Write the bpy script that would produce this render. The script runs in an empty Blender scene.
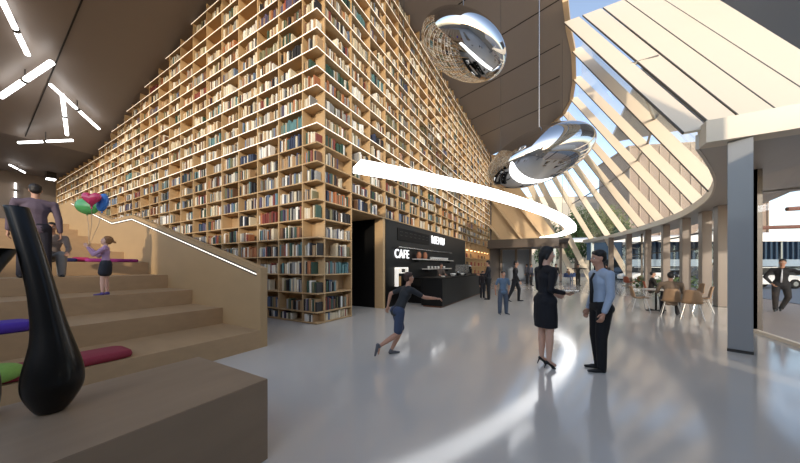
import bpy, bmesh, math, random
from mathutils import Vector, Matrix, Euler
from mathutils.noise import noise as pnoise
PI = math.pi
C = bpy.context.scene.collection
R = random.Random(7)
# ---------------------------------------------------------------- camera
YAW = math.atan2(.4948, .869)
cc, ss = math.cos(YAW), math.sin(YAW)
EYE = 1.54
cd = bpy.data.cameras.new('camera'); cam = bpy.data.objects.new('camera', cd); C.objects.link(cam)
cam.location = (0, 0, EYE); cam.rotation_euler = (PI/2, 0, YAW)
cd.sensor_width = 36; cd.lens = 36*274/800; cd.shift_y = 34.5/800; cd.clip_end = 500; cd.clip_start = .05
bpy.context.scene.camera = cam
def camyaw(x, y):
    """heading (rotation about z) of a figure whose front points to (x right, y away) seen from the entrance"""
    wx, wy = x*cc-y*ss, x*ss+y*cc
    return math.atan2(-wx, wy)
# ---------------------------------------------------------------- materials
def col(h):
    h = h.lstrip('#'); v = [int(h[i:i+2], 16)/255 for i in (0, 2, 4)]
    return tuple(((x/12.92) if x <= .04045 else ((x+.055)/1.055)**2.4) for x in v)
MATS = {}
def mat(name, base='#888888', rough=.6, metal=0, noise=0, scale=(6, 6, 6), det=4, bump=0, emis=None, estr=0, spec=.5, attr=None, coat=0, wave=None):
    if name in MATS: return MATS[name]
    m = bpy.data.materials.new(name); m.use_nodes = True; nt = m.node_tree; b = nt.nodes['Principled BSDF']
    rgb = col(base) if isinstance(base, str) else base
    b.inputs['Base Color'].default_value = (*rgb, 1); b.inputs['Roughness'].default_value = rough
    b.inputs['Metallic'].default_value = metal; b.inputs['Specular IOR Level'].default_value = spec
    b.inputs['Coat Weight'].default_value = coat; b.inputs['Coat Roughness'].default_value = .08
    L = nt.links
    if noise or bump:
        tc = nt.nodes.new('ShaderNodeTexCoord'); mp = nt.nodes.new('ShaderNodeMapping'); mp.inputs['Scale'].default_value = scale
        L.new(tc.outputs['Object'], mp.inputs['Vector'])
        nz = nt.nodes.new('ShaderNodeTexNoise'); nz.inputs['Scale'].default_value = 1; nz.inputs['Detail'].default_value = det
        L.new(mp.outputs['Vector'], nz.inputs['Vector'])
        if noise:
            mx = nt.nodes.new('ShaderNodeMix'); mx.data_type = 'RGBA'
            mx.inputs[6].default_value = (*[v*(1-noise) for v in rgb], 1); mx.inputs[7].default_value = (*[min(1, v*(1+noise)) for v in rgb], 1)
            L.new(nz.outputs['Fac'], mx.inputs[0]); L.new(mx.outputs[2], b.inputs['Base Color'])
        if bump:
            bp = nt.nodes.new('ShaderNodeBump'); bp.inputs['Strength'].default_value = bump; bp.inputs['Distance'].default_value = .02
            L.new(nz.outputs['Fac'], bp.inputs['Height']); L.new(bp.outputs['Normal'], b.inputs['Normal'])
    if attr:
        a = nt.nodes.new('ShaderNodeAttribute'); a.attribute_name = attr
        L.new(a.outputs['Color'], b.inputs['Base Color'])
    if emis:
        e = col(emis); b.inputs['Emission Color'].default_value = (*e, 1); b.inputs['Emission Strength'].default_value = estr
    MATS[name] = m; return m
def glassmat(name, tint='#e8eef2', gloss=.12, trans='#ffffff'):
    if name in MATS: return MATS[name]
    m = bpy.data.materials.new(name); m.use_nodes = True; nt = m.node_tree
    for n in list(nt.nodes): nt.nodes.remove(n)
    o = nt.nodes.new('ShaderNodeOutputMaterial'); t = nt.nodes.new('ShaderNodeBsdfTransparent'); g = nt.nodes.new('ShaderNodeBsdfGlossy')
    t.inputs['Color'].default_value = (*col(trans), 1); g.inputs['Roughness'].default_value = .02; g.inputs['Color'].default_value = (*col(tint), 1)
    mx = nt.nodes.new('ShaderNodeMixShader'); f0 = nt.nodes.new('ShaderNodeLayerWeight'); f0.inputs['Blend'].default_value = .5
    pw = nt.nodes.new('ShaderNodeMath'); pw.operation = 'POWER'; pw.inputs[1].default_value = 5; nt.links.new(f0.outputs['Facing'], pw.inputs[0])
    f = nt.nodes.new('ShaderNodeMapRange'); f.inputs[3].default_value = .02; f.inputs[4].default_value = .35; nt.links.new(pw.outputs[0], f.inputs[0])
    nt.links.new(f.outputs[0], mx.inputs[0]); nt.links.new(t.outputs[0], mx.inputs[1]); nt.links.new(g.outputs[0], mx.inputs[2])
    nt.links.new(mx.outputs[0], o.inputs['Surface']); MATS[name] = m; return m
M_wood = mat('shelf_wood', '#b4956c', .55, noise=.10, scale=(3, 3, 14))
M_back = mat('shelf_back_wood', '#a38560', .6, noise=.12, scale=(4, 4, 10))
M_stone = mat('stair_wood', '#a88a66', .55, noise=.16, scale=(1.2, 5, 9), det=6, bump=.06)
M_block = mat('block_wood', '#8f7a63', .5, noise=.2, scale=(7, 1.4, 5), det=7, bump=.1)
M_floor = None
M_ceil = mat('ceiling_panel', '#7a6f67', .42, noise=.05, scale=(.4, .4, .4))
M_dark = mat('dark_wall', '#6a605a', .6, noise=.08, scale=(.6, .6, .6))
M_seam = mat('seam_black', '#17130f', .8)
M_cream = mat('cream_metal', '#e2d3bd', .45, noise=.03, scale=(1, 1, 1))
M_edge = mat('fin_edge', '#4b4640', .5)
M_tan = mat('tan_panel', '#c9ad88', .5, noise=.05, scale=(.5, .5, .5))
M_grey = mat('column_paint', '#9c9b99', .35, noise=.03, scale=(1, 1, 1), coat=.3)
M_brown = mat('column_brown', '#73675f', .4, noise=.05, scale=(1, 1, 1))
M_soffit = mat('soffit_paint', '#b5aca0', .35, noise=.04, scale=(.5, .5, .5))
M_blk = mat('black_paint', '#0b0a09', .42, noise=.1, scale=(3, 3, 3), spec=.25)
M_blkm = mat('black_matte', '#0c0b0a', .6, spec=.2)
M_steel = mat('steel', '#a9a9a8', .25, metal=1)
M_dsteel = mat('dark_steel', '#4d4a47', .35, metal=.8)
M_mirror = mat('mirror_chrome', '#dadada', .03, metal=1)
M_white = mat('lamp_white', '#ffffff', .4, emis='#ffffff', estr=5)
M_ring = mat('ring_light', '#ffffff', .4, emis='#ffffff', estr=5)
M_led = mat('led_strip', '#ffffff', .4, emis='#ffe6c8', estr=1.1)
M_ledw = mat('led_handrail', '#ffffff', .4, emis='#fff2dc', estr=1.6)
M_sign = mat('sign_letters', '#ffffff', .4, emis='#ffffff', estr=1.0)
M_glass = glassmat('clear_glass')
M_chrome = mat('chrome_leg', '#b8b4ae', .3, metal=.9)
M_chair = mat('chair_shell', '#8c7054', .5, noise=.12, scale=(10, 10, 3))
M_redch = mat('chair_russet', '#8a4a33', .5, noise=.1, scale=(10, 10, 3))
M_tablew = mat('table_top', '#c9c2b8', .35)
M_leaf = mat('leaf_green', '#4d6335', .7, noise=.5, scale=(2, 2, 2))
M_leaf2 = mat('leaf_olive', '#6d7748', .7, noise=.4, scale=(2, 2, 2))
M_bark = mat('bark', '#5b4a3a', .8, noise=.3, scale=(8, 8, 2))
M_pave = mat('paving', '#9c9088', .6, noise=.12, scale=(.8, .8, .8), det=6)
M_road = mat('road', '#6d7886', .6, noise=.1, scale=(.8, .8, .8))
def floormat():
    m = mat('polished_floor', '#c6c1b9', .10, noise=.05, scale=(.35, .35, .35), det=3, spec=.75)
    nt = m.node_tree; b = nt.nodes['Principled BSDF']
    tc = nt.nodes.new('ShaderNodeTexCoord'); nz = nt.nodes.new('ShaderNodeTexNoise'); nz.inputs['Scale'].default_value = .9
    mr = nt.nodes.new('ShaderNodeMapRange'); mr.inputs[3].default_value = .07; mr.inputs[4].default_value = .16
    nt.links.new(tc.outputs['Object'], nz.inputs['Vector']); nt.links.new(nz.outputs['Fac'], mr.inputs[0]); nt.links.new(mr.outputs[0], b.inputs['Roughness'])
    return m
M_floor = floormat()
# ---------------------------------------------------------------- mesh builder
class MB:
    def __init__(s): s.v = []; s.f = []; s.mi = []; s.cols = []
    def add(s, V, F, mi=0, c=None):
        n = len(s.v); s.v += [tuple(v) for v in V]; s.f += [tuple(i+n for i in f) for f in F]; s.mi += [mi]*len(F)
        if c is not None: s.cols += [c]*len(F)
        return s
    def box(s, a, b, mi=0, c=None):
        x0, y0, z0 = a; x1, y1, z1 = b
        if x0 > x1: x0, x1 = x1, x0
        if y0 > y1: y0, y1 = y1, y0
        if z0 > z1: z0, z1 = z1, z0
        V = [(x0,y0,z0),(x1,y0,z0),(x1,y1,z0),(x0,y1,z0),(x0,y0,z1),(x1,y0,z1),(x1,y1,z1),(x0,y1,z1)]
        return s.add(V, [(0,3,2,1),(4,5,6,7),(0,1,5,4),(1,2,6,5),(2,3,7,6),(3,0,4,7)], mi, c)
    def hexa(s, V, mi=0):   # 8 corners, same order as box
        return s.add(V, [(0,3,2,1),(4,5,6,7),(0,1,5,4),(1,2,6,5),(2,3,7,6),(3,0,4,7)], mi)
    def prism(s, poly, z0, z1, mi=0):
        n = len(poly); V = [(x, y, z0) for x, y in poly]+[(x, y, z1) for x, y in poly]
        return s.add(V, [tuple(range(n))[::-1], tuple(range(n, 2*n))]+[(i, (i+1) % n, (i+1) % n+n, i+n) for i in range(n)], mi)
    def loft(s, rings, closed=False, mi=0, caps=True):
        n = len(rings[0]); V = [p for r in rings for p in r]; F = []
        m = len(rings)
        for i in range(m if closed else m-1):
            for j in range(n):
                a, b = i*n+j, i*n+(j+1) % n; c_, d_ = ((i+1) % m)*n+(j+1) % n, ((i+1) % m)*n+j
                F.append((a, b, c_, d_))
        if caps and not closed: F += [tuple(range(n))[::-1], tuple(range((m-1)*n, m*n))]
        return s.add(V, F, mi)
    def tube(s, pts, r, seg=8, closed=False, mi=0):
        pts = [Vector(p) for p in pts]; rings = []; N = len(pts); up = None
        rr = r if isinstance(r, (list, tuple)) else [r]*N
        for i, p in enumerate(pts):
            if closed: t = pts[(i+1) % N]-pts[i-1]
            else: t = pts[min(i+1, N-1)]-pts[max(i-1, 0)]
            t.normalize()
            if up is None: up = Vector((0, 0, 1)) if abs(t.z) < .9 else Vector((1, 0, 0))
            a = t.cross(up).normalized(); up = a.cross(t).normalized()
            rings.append([p+(a*math.cos(k*2*PI/seg)+up*math.sin(k*2*PI/seg))*rr[i] for k in range(seg)])
        return s.loft(rings, closed, mi)
    def lathe(s, prof, seg=20, cx=0, cy=0, mi=0):
        return s.loft([[(cx+r*math.cos(k*2*PI/seg), cy+r*math.sin(k*2*PI/seg), z) for k in range(seg)] for r, z in prof], mi=mi)
    def ell(s, c, r, seg=14, rings=8, rot=None, mi=0):
        c = Vector(c); L = []
        for i in range(1, rings):
            a = PI*i/rings
            L.append([Vector((r[0]*math.sin(a)*math.cos(k*2*PI/seg), r[1]*math.sin(a)*math.sin(k*2*PI/seg), -r[2]*math.cos(a))) for k in range(seg)])
        V = [Vector((0, 0, -r[2]))]+[v for l in L for v in l]+[Vector((0, 0, r[2]))]
        if rot is not None: V = [rot @ v for v in V]
        V = [v+c for v in V]; F = []
        for k in range(seg): F.append((0, 1+(k+1) % seg, 1+k))
        for i in range(rings-2):
            for k in range(seg):
                a = 1+i*seg; F.append((a+k, a+(k+1) % seg, a+seg+(k+1) % seg, a+seg+k))
        e = len(V)-1; a = 1+(rings-2)*seg
        for k in range(seg): F.append((a+k, a+(k+1) % seg, e))
        return s.add(V, F, mi)
    def caps(s, p0, p1, r0, r1, flat=1, side=None, seg=12, mi=0):
        """tapered capsule; 'side' is the direction that keeps radius r, the other is r*flat"""
        p0, p1 = Vector(p0), Vector(p1); d = p1-p0
        if d.length < 1e-6: d = Vector((0, 0, 1e-4))
        t = d.normalized(); sd = Vector(side) if side is not None else (Vector((1, 0, 0)) if abs(t.x) < .8 else Vector((0, 1, 0)))
        a = (sd-t*sd.dot(t)).normalized(); b = t.cross(a).normalized(); rings = []
        for k in range(4):
            q = PI/2*(k+.5)/4; rings.append((p0-t*r0*math.cos(q)*min(1, .5+flat*.5), r0*math.sin(q)))
        rings.append((p0, r0)); rings.append((p1, r1))
        for k in range(4):
            q = PI/2*(1-(k+.5)/4); rings.append((p1+t*r1*math.cos(q)*min(1, .5+flat*.5), r1*math.sin(q)))
        return s.loft([[p+(a*math.cos(j*2*PI/seg)+b*math.sin(j*2*PI/seg)*flat)*r for j in range(seg)] for p, r in rings], mi=mi)
    def mesh(s, name):
        me = bpy.data.meshes.new(name); me.from_pydata(s.v, [], s.f); me.update(); return me
    def build(s, name, m, parent=None, smooth=False, bevel=0, loc=None):
        me = s.mesh(name)
        for mm in (m if isinstance(m, (list, tuple)) else [m]): me.materials.append(mm)
        if any(s.mi):
            me.polygons.foreach_set('material_index', s.mi)
        if s.cols:
            at = me.attributes.new('col', 'FLOAT_COLOR', 'FACE')
            at.data.foreach_set('color', [x for c in s.cols for x in (*c, 1)])
        bm = bmesh.new(); bm.from_mesh(me); bmesh.ops.recalc_face_normals(bm, faces=bm.faces)
        if bevel: bmesh.ops.bevel(bm, geom=bm.edges[:], offset=bevel, segments=2, affect='EDGES', clamp_overlap=True)
        bm.to_mesh(me); bm.free()
        if smooth: me.shade_smooth()
        o = bpy.data.objects.new(name, me); C.objects.link(o)
        if parent: o.parent = parent
        if loc: o.location = loc
        return o
def tag(o, label=None, cat=None, group=None, kind=None):
    if label: o['label'] = label
    if cat: o['category'] = cat
    if group: o['group'] = group
    if kind: o['kind'] = kind
    return o
def thing(name, label, cat, loc=(0, 0, 0), rz=0, group=None):
    o = bpy.data.objects.new(name, None); C.objects.link(o); o.location = loc; o.rotation_euler = (0, 0, rz); o.empty_display_size = .1
    return tag(o, label, cat, group)
def struct(o): o['kind'] = 'structure'; return o
def dup(root, loc, rz, label=None, group=None):
    r = root.copy(); C.objects.link(r); r.location = loc; r.rotation_euler = (0, 0, rz)
    if label: r['label'] = label
    if group: r['group'] = group
    for ch in list(root.children):
        k = ch.copy(); C.objects.link(k); k.parent = r
        for g in ch.children:
            d = g.copy(); C.objects.link(d); d.parent = k
    return r
DG = None
def blob(name, mb, voxel, m, parent=None, smooth_it=4, fac=.5, extra=None):
    """fuse a set of closed shells into one continuous surface"""
    o = mb.build(name, m)
    r = o.modifiers.new('r', 'REMESH'); r.mode = 'VOXEL'; r.voxel_size = voxel
    s = o.modifiers.new('s', 'SMOOTH'); s.factor = fac; s.iterations = smooth_it
    dg = bpy.context.evaluated_depsgraph_get(); dg.update()
    me = bpy.data.meshes.new_from_object(o.evaluated_get(dg)); o.modifiers.clear(); old = o.data
    o.data = me; me.name = name; bpy.data.meshes.remove(old)
    if extra is not None:
        bm = bmesh.new(); bm.from_mesh(me); n0 = len(bm.faces)
        tmp = extra.mesh('tmp'); tmp.polygons.foreach_set('material_index', extra.mi)
        bm.from_mesh(tmp); bpy.data.meshes.remove(tmp)
        bmesh.ops.recalc_face_normals(bm, faces=bm.faces)
        bm.to_mesh(me); bm.free()
    me.shade_smooth()
    if parent: o.parent = parent
    return o
# ================================================================ SETTING
CX, CY = -5.42, 5.14           # corner of the book wall
def ceil_z(X): return max(8.12, 12.3+.228*(X+5.42)) if X < -5.42 else 12.3+.228*(X+5.42)
# floor
FLP = [(-33, -14), (4.05, -14), (4.05, 9.75), (6.15, 14.6), (7.0, 19.5), (7.1, 46), (-33, 46)]
struct(MB().prism(FLP, -.12, 0).build('floor', M_floor))
# ceiling: sloping panel + level panel
XE0 = .25
def slab(name, x0, x1, y0, y1, z0, z1, m, t=.25):
    V = [(x0,y0,z0),(x1,y0,z1),(x1,y1,z1),(x0,y1,z0),(x0,y0,z0+t),(x1,y0,z1+t),(x1,y1,z1+t),(x0,y1,z0+t)]
    return struct(MB().hexa(V).build(name, m))
XK = -5.42-(12.3-8.12)/.228
CE = [(.25, -.8), (.25, 14.5), (.45, 16.5), (.74, 18.35), (.93, 21.2), (.87, 23.6), (.40, 25.4), (-.22, 26.0), (-.97, 26.5), (-2.2, 27.2), (-4.0, 27.4)]
def plane_plate(name, poly, m, t=.25):
    n = len(poly); V = [(x, y, 12.3+.228*(x+5.42)) for x, y in poly]; V += [(x, y, z+t) for x, y, z in V]
    return struct(MB().add(V, [tuple(range(n)), tuple(range(n, 2*n))[::-1]]+[(i, (i+1) % n, (i+1) % n+n, i+n) for i in range(n)]).build(name, m))
plane_plate('ceiling', [(XK, -.8)]+CE+[(-5.3, 27.5), (-5.9, 27.5), (-5.9, 5.8), (XK, 5.8)], M_ceil)
slab('ceiling', -33, XK, -.8, 5.8, 8.12, 8.12, M_dark)
# seams in the ceiling
def seam(y, x0, x1, n):
    z = lambda X: 12.3+.228*(X+5.42)
    w, t = .02, .02
    V = [(x0,y-w,z(x0)-t),(x1,y-w,z(x1)-t),(x1,y+w,z(x1)-t),(x0,y+w,z(x0)-t),(x0,y-w,z(x0)+.01),(x1,y-w,z(x1)+.01),(x1,y+w,z(x1)+.01),(x0,y+w,z(x0)+.01)]
    struct(MB().hexa(V).build('trim_%d' % n, M_seam))
tn = 1
for y in (2.69,): seam(y, XK+.2, -5.4, tn); tn += 1
for y in (5.6, 8.5, 11.4, 14.3, 17.2, 20.1, 23.0): seam(y, -5.38, .2, tn); tn += 1
# far and side walls of the hall
struct(MB().box((-33.2, -14, 0), (-33, 5.5, 9)).build('wall_left', M_dark))
struct(MB().box((-33, 5.5, 0), (-5.8, 5.75, 12.6)).build('wall_back_of_books', M_dark))
struct(MB().box((-6.1, 8.46, 0), (-5.8, 27.0, 12.6)).box((-6.1, 27.0, 0), (-5.42, 32, 12.6)).box((-6.1, 5.75, 3.3), (-5.8, 8.46, 12.6)).build('wall_cafe', M_dark))
struct(MB().box((-33, -14.2, 0), (-1.0, -14, 4.9)).box((-1.0, -14.2, 0), (4.6, -14, 6.8)).build('wall_sunblock_rear', M_soffit))  # added unseen wall, stepped top keeps sun off near steps and lower shelves
# off-camera sun blockers added on the right; the slot lets a sun patch through
struct(MB().box((4.4, -14, 0), (4.6, 1.4, 7.2)).box((4.4, 1.4, 0), (4.6, 2.6, .65)).box((4.4, 1.4, 1.15), (4.6, 2.6, 7.2)).box((4.4, 2.6, 0), (4.6, 3.0, 7.2)).build('wall_sunblock_right', M_soffit))
struct(MB().box((4.4, 3.0, 0), (4.6, 6.95, 4.2)).build('wall_sunblock_right', M_soffit))
# ================================================================ BOOK WALL
ZS = [.03]+[.31+.4975*k for k in range(24)]
LX = [CX, CX-.555]+[CX-.555-.998*k for k in range(1, 28)]
RY = [CY, CY+.285]+[CY+1.40+.955*k for k in range(0, 22)]
RY[-1] = 26.7
DEP = .34
TH = .034
bc = thing('bookcase', 'giant two-sided wooden wall of book shelves rising to the sloping ceiling', 'bookcase', (CX, CY, 0))
def B(mb, a, b, **k): return mb.box((a[0]-CX, a[1]-CY, a[2]), (b[0]-CX, b[1]-CY, b[2]), **k)
CAFE_Z = ZS[7]-.0      # opening underside level
for k, z in enumerate(ZS):
    tmax = (12.3-z-.02)/.228 if z > 8.1 else 27.2
    tmax = min(tmax, 27.2)
    mb = MB(); B(mb, (CX-tmax, CY, z-TH/2), (CX, CY+DEP, z+TH/2))
    ye = 26.7 if z > 3.2 else RY[2]
    B(mb, (CX-DEP, CY+DEP, z-TH/2), (CX, ye, z+TH/2))
    sh = mb.build('shelf', M_wood, bc)
    if z > 5.0:
        mb = MB(); e = .006
        B(mb, (CX-tmax, CY-e, z-TH*.28), (CX, CY, z+TH*.28)); B(mb, (CX, CY-e, z-TH*.28), (CX+e, ye, z+TH*.28))
        tag(mb.build('led_strip', M_led, sh), 'glowing white strip along the shelf edge')
for i, x in enumerate(LX[1:]):
    mb = MB(); B(mb, (x-TH/2, CY+.004, 0), (x+TH/2, CY+DEP-.004, ceil_z(x)-.02)); mb.build('upright', M_wood, bc)
for i, y in enumerate(RY[1:]):
    z0 = 0 if y < 6.7 else CAFE_Z-.02
    mb = MB(); B(mb, (CX-DEP+.004, y-TH/2, z0), (CX-.004, y+TH/2, 12.25)); mb.build('upright', M_wood, bc)
mb = MB()
V = [(CX-27.2-CX, DEP, 0), (0-DEP, DEP, 0), (-DEP, DEP+.02, 0), (-27.2, DEP+.02, 0)]
xs = [-27.2, XK-CX, -DEP]; zs = [ceil_z(CX+x)-.02 for x in xs]
for a in range(2):
    mb.hexa([(xs[a],DEP,0),(xs[a+1],DEP,0),(xs[a+1],DEP+.02,0),(xs[a],DEP+.02,0),(xs[a],DEP,zs[a]),(xs[a+1],DEP,zs[a+1]),(xs[a+1],DEP+.02,zs[a+1]),(xs[a],DEP+.02,zs[a])])
mb.build('back_panel', M_back, bc)
mb = MB(); mb.box((-DEP-.02, DEP, 0), (-DEP, RY[2]-CY, 12.2)); mb.box((-DEP-.02, RY[2]-CY, CAFE_Z-.02), (-DEP, 26.7-CY, 12.2)); mb.build('back_panel', M_back, bc)
# ---- books
PAL = {'cream': '#c9bb9f', 'ivory': '#d8cfbb', 'tan': '#a58661', 'brown': '#6a4a33', 'black': '#232122', 'dark green': '#2f4a3c', 'teal': '#55797a',
       'navy blue': '#323a50', 'slate blue': '#66748a', 'dark red': '#7a3a30', 'orange': '#a0653f', 'grey': '#8d8a84', 'olive': '#6f6a4c', 'white': '#e0dbd0', 'purple': '#534a60'}
PK = list(PAL)
W_low = [10, 7, 7, 8, 11, 5, 3, 5, 6, 3, 3, 11, 5, 7, 2]
W_high = [24, 15, 18, 10, 6, 2, 1, 1, 2, 2, 2, 10, 4, 9, 1]
cells = []
for ri, z in enumerate(ZS):
    ztop = ZS[ri+1] if ri+1 < len(ZS) else 12.25
    for bi in range(len(LX)-1):
        xr, xl = LX[bi], LX[bi+1]
        if ceil_z(xl) < ztop+.02: continue
        cells.append(('L', bi, ri, xl+TH/2+.01, xr-TH/2-.01 if bi else xr-.03, z+TH/2, ztop-TH/2))
    for bi in range(1, len(RY)-1):
        if bi >= 2 and z < CAFE_Z-.1: continue
        cells.append(('R', bi, ri, RY[bi]+TH/2+.01, RY[bi+1]-TH/2-.01, z+TH/2, ztop-TH/2))
books = []
for side, bi, ri, a, b, z0, z1 in cells:
    h = z1-z0; u = R.random()
    if z0 > 8.5 and side == 'L' and u < .35: continue
    if u < .06: continue
    fill = R.choice([.55, .7, .85, .95, 1, 1]); x = a+(0 if R.random() < .6 else (b-a)*(1-fill))
    end = min(b, x+(b-a)*fill); hb = h*R.uniform(.58, .76) if h > .3 else h*.8
    fam = R.choice(PK) if R.random() < .25 else None
    W = W_low if z0 < 5 else W_high
    while True:
        w = R.uniform(.028, .075)
        if x+w > end: break
        if R.random() < .05: x += w; continue
        cn = fam if fam and R.random() < .6 else R.choices(PK, W)[0]
        bh = hb*R.uniform(.82, 1.12); d = R.uniform(.17, .25); lean = 0
        ins = R.uniform(.02, .07)
        books.append((side, bi, ri, x, x+w-.003, z0+.0015, z0+min(bh, h*.93), ins, d, cn))
        x += w
def bpos(bk):
    side, bi, ri, a, b, z0, z1, ins, d, cn = bk
    m = (a+b)/2
    return (m, CY+ins, z0) if side == 'L' else (CX-ins, m, z0)
def hiddenbook(bk):
    x, y, z = bpos(bk)
    X, Y = x*cc+y*ss, -x*ss+y*cc
    px = 400+274*X/Y; py = 266-274*(z+.15-EYE)/Y
    if px < 0 or py < -4: return True
    if px < 265 and py > 215+(px-132)*.4: return True      # behind the stair parapet
    return False
vis = [b for b in books if not hiddenbook(b)]
vis.sort(key=lambda b: (Vector(bpos(b))-Vector((0, 0, EYE))).length)
near = vis[:300]; nearset = set(id(b) for b in near)
mb = MB()
for bk in books:
    if id(bk) in nearset: continue
    side, bi, ri, a, b, z0, z1, ins, d, cn = bk
    c0 = col(PAL[cn]); v = R.uniform(.8, 1.15); c0 = tuple(min(1, q*v) for q in c0)
    if side == 'L': mb.box((a, CY+ins, z0), (b, CY+ins+d, z1), c=c0)
    else: mb.box((CX-ins-d, a, z0), (CX-ins, b, z1), c=c0)
tag(mb.build('books', mat('book_covers', rough=.6, attr='col')), 'thousands of cream, brown and dark books filling the higher and farther shelves', 'books', kind='stuff')
M_page = mat('paper', '#ded2b8', .8)
bkmesh = {}
def book_mesh(cn):
    if cn in bkmesh: return bkmesh[cn]
    m_ = MB()      # unit book: spine faces -Y, width x 0..1, depth 0..1, height 0..1
    n = 6; prof = [(math.cos(PI*(1+k/n))*.5+.5, .06+.06*math.sin(PI*(1+k/n))) for k in range(n+1)]
    prof = prof+[(1, 1), (.9, 1), (.9, .1), (.1, .1), (.1, 1), (0, 1)]
    V = [(x, y, 0) for x, y in prof]+[(x, y, 1) for x, y in prof]; k = len(prof)
    m_.add(V, [(i, (i+1) % k, (i+1) % k+k, i+k) for i in range(k)])
    m_.add(V, [tuple(range(k))[::-1], tuple(range(k, 2*k))])
    m_.box((.1, .1, .02), (.9, .97, .975), mi=1)
    me = m_.mesh('book'); me.materials.append(mat('cover_'+cn.replace(' ', '_'), PAL[cn], .55, noise=.12, scale=(2, 2, 6))); me.materials.append(M_page)
    me.polygons.foreach_set('material_index', m_.mi); bkmesh[cn] = me; return me
ORD = ['lowest', 'second', 'third', 'fourth', 'fifth', 'sixth', 'seventh', 'eighth', 'ninth', 'tenth', 'eleventh', 'twelfth', 'thirteenth', 'fourteenth', 'fifteenth', 'sixteenth']
BAYN = ['corner', 'second', 'third', 'fourth', 'fifth', 'sixth', 'seventh', 'eighth', 'ninth', 'tenth']
cellcount = {}
for bk in near:
    side, bi, ri, a, b, z0, z1, ins, d, cn = bk
    o = bpy.data.objects.new('book', book_mesh(cn)); C.objects.link(o)
    if side == 'L': o.location = (a, CY+ins, z0); o.scale = (b-a, d, z1-z0)
    else: o.location = (CX-ins, a, z0); o.rotation_euler = (0, 0, PI/2); o.scale = (b-a, d, z1-z0)
    key = (side, bi, ri); lst = cellcount.setdefault(key, []); lst.append((a, cn, o, z1-z0))
for (side, bi, ri), lst in cellcount.items():
    where = ('corner bay' if bi == 0 and side == 'L' else ('%s bay left of the corner' % BAYN[bi-1].replace('corner', 'first') if side == 'L' else '%s bay right of the corner' % BAYN[bi-1].replace('corner', 'first')))
    lst.sort(key=lambda t: t[0]); bycol = {}
    for t in lst: bycol.setdefault(t[1], []).append(t)
    for cn, ts in bycol.items():
        for i, t in enumerate(ts):
            pos = ''
            if len(ts) == 2: pos = ('left ', 'right ')[i]
            elif len(ts) > 2: pos = ('leftmost ' if i == 0 else 'rightmost ' if i == len(ts)-1 else 'middle ')
            tag(t[2], '%s%s book, %s shelf from the floor, %s' % (pos, cn, ORD[ri], where), 'book', 'books on the %s shelf, %s' % (ORD[ri], where))
# ================================================================ CAFE
# dark doorway recess and tan jamb
struct(MB().box((CX-.38, 8.31, 0), (CX-.02, 8.45, CAFE_Z-.03)).build('trim_20', M_wood))
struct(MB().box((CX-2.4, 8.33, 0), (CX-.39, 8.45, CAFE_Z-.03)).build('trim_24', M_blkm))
struct(MB().box((-7.86, RY[2]-.5, CAFE_Z-.02), (-5.79, 8.45, CAFE_Z+.06)).build('trim_23', M_wood))
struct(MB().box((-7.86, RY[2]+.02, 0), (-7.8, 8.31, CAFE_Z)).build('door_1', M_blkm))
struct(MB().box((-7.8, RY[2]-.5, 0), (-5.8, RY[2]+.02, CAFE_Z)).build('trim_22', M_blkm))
struct(MB().box((CX-.03, 8.45, 0), (CX, 18.6, CAFE_Z-.03)).build('wall_cafe_front', M_blk))
# menu board
o = thing('menu_board', 'dark board with faint short grey lines above the cafe lettering', 'board', (CX+.005, 9.3, 2.55))
MB().box((0, 0, 0), (.02, 3.1, .5)).build('panel', M_blkm, o)
mbb = MB()
for k in range(7):
    y0 = .12+k*.42
    mbb.box((.02, y0+.06, .36), (.024, y0+.3, .375)); mbb.box((.02, y0+.06, .22), (.024, y0+.26, .235))
mbb.build('dim_lines', mat('dim_grey', '#3c3833', .6), o)
def text(name, label, s, size, loc, rot, m, ext=.02, cat='sign', width=None, top=True, parent=None):
    cu = bpy.data.curves.new(name, 'FONT'); cu.body = s; cu.size = size; cu.extrude = ext; cu.space_character = 1.15; cu.offset = size*.005; cu.resolution_u = 3
    t = bpy.data.objects.new(name, cu); C.objects.link(t)
    dg = bpy.context.evaluated_depsgraph_get(); dg.update()
    me = bpy.data.meshes.new_from_object(t.evaluated_get(dg)); bpy.data.objects.remove(t)
    o = bpy.data.objects.new(name, me); C.objects.link(o); me.materials.clear(); me.materials.append(m)
    if width:
        w = max(v.co.x for v in me.vertices)-min(v.co.x for v in me.vertices)
        for v in me.vertices: v.co.x *= width/w
    o.location = loc; o.rotation_euler = rot
    if top: tag(o, label, cat)
    return o
text('cafe_sign', 'glowing white letters reading CAFE on the black wall', 'CAFE', .50, (CX+.03, 9.05, 1.86), (PI/2, 0, PI/2), M_sign, width=1.15)
text('menu_sign', 'glowing white letters reading MENU on the black wall', 'MENU', .56, (CX+.03, 12.64, 2.68), (PI/2, 0, PI/2), M_sign, width=1.75)
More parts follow.
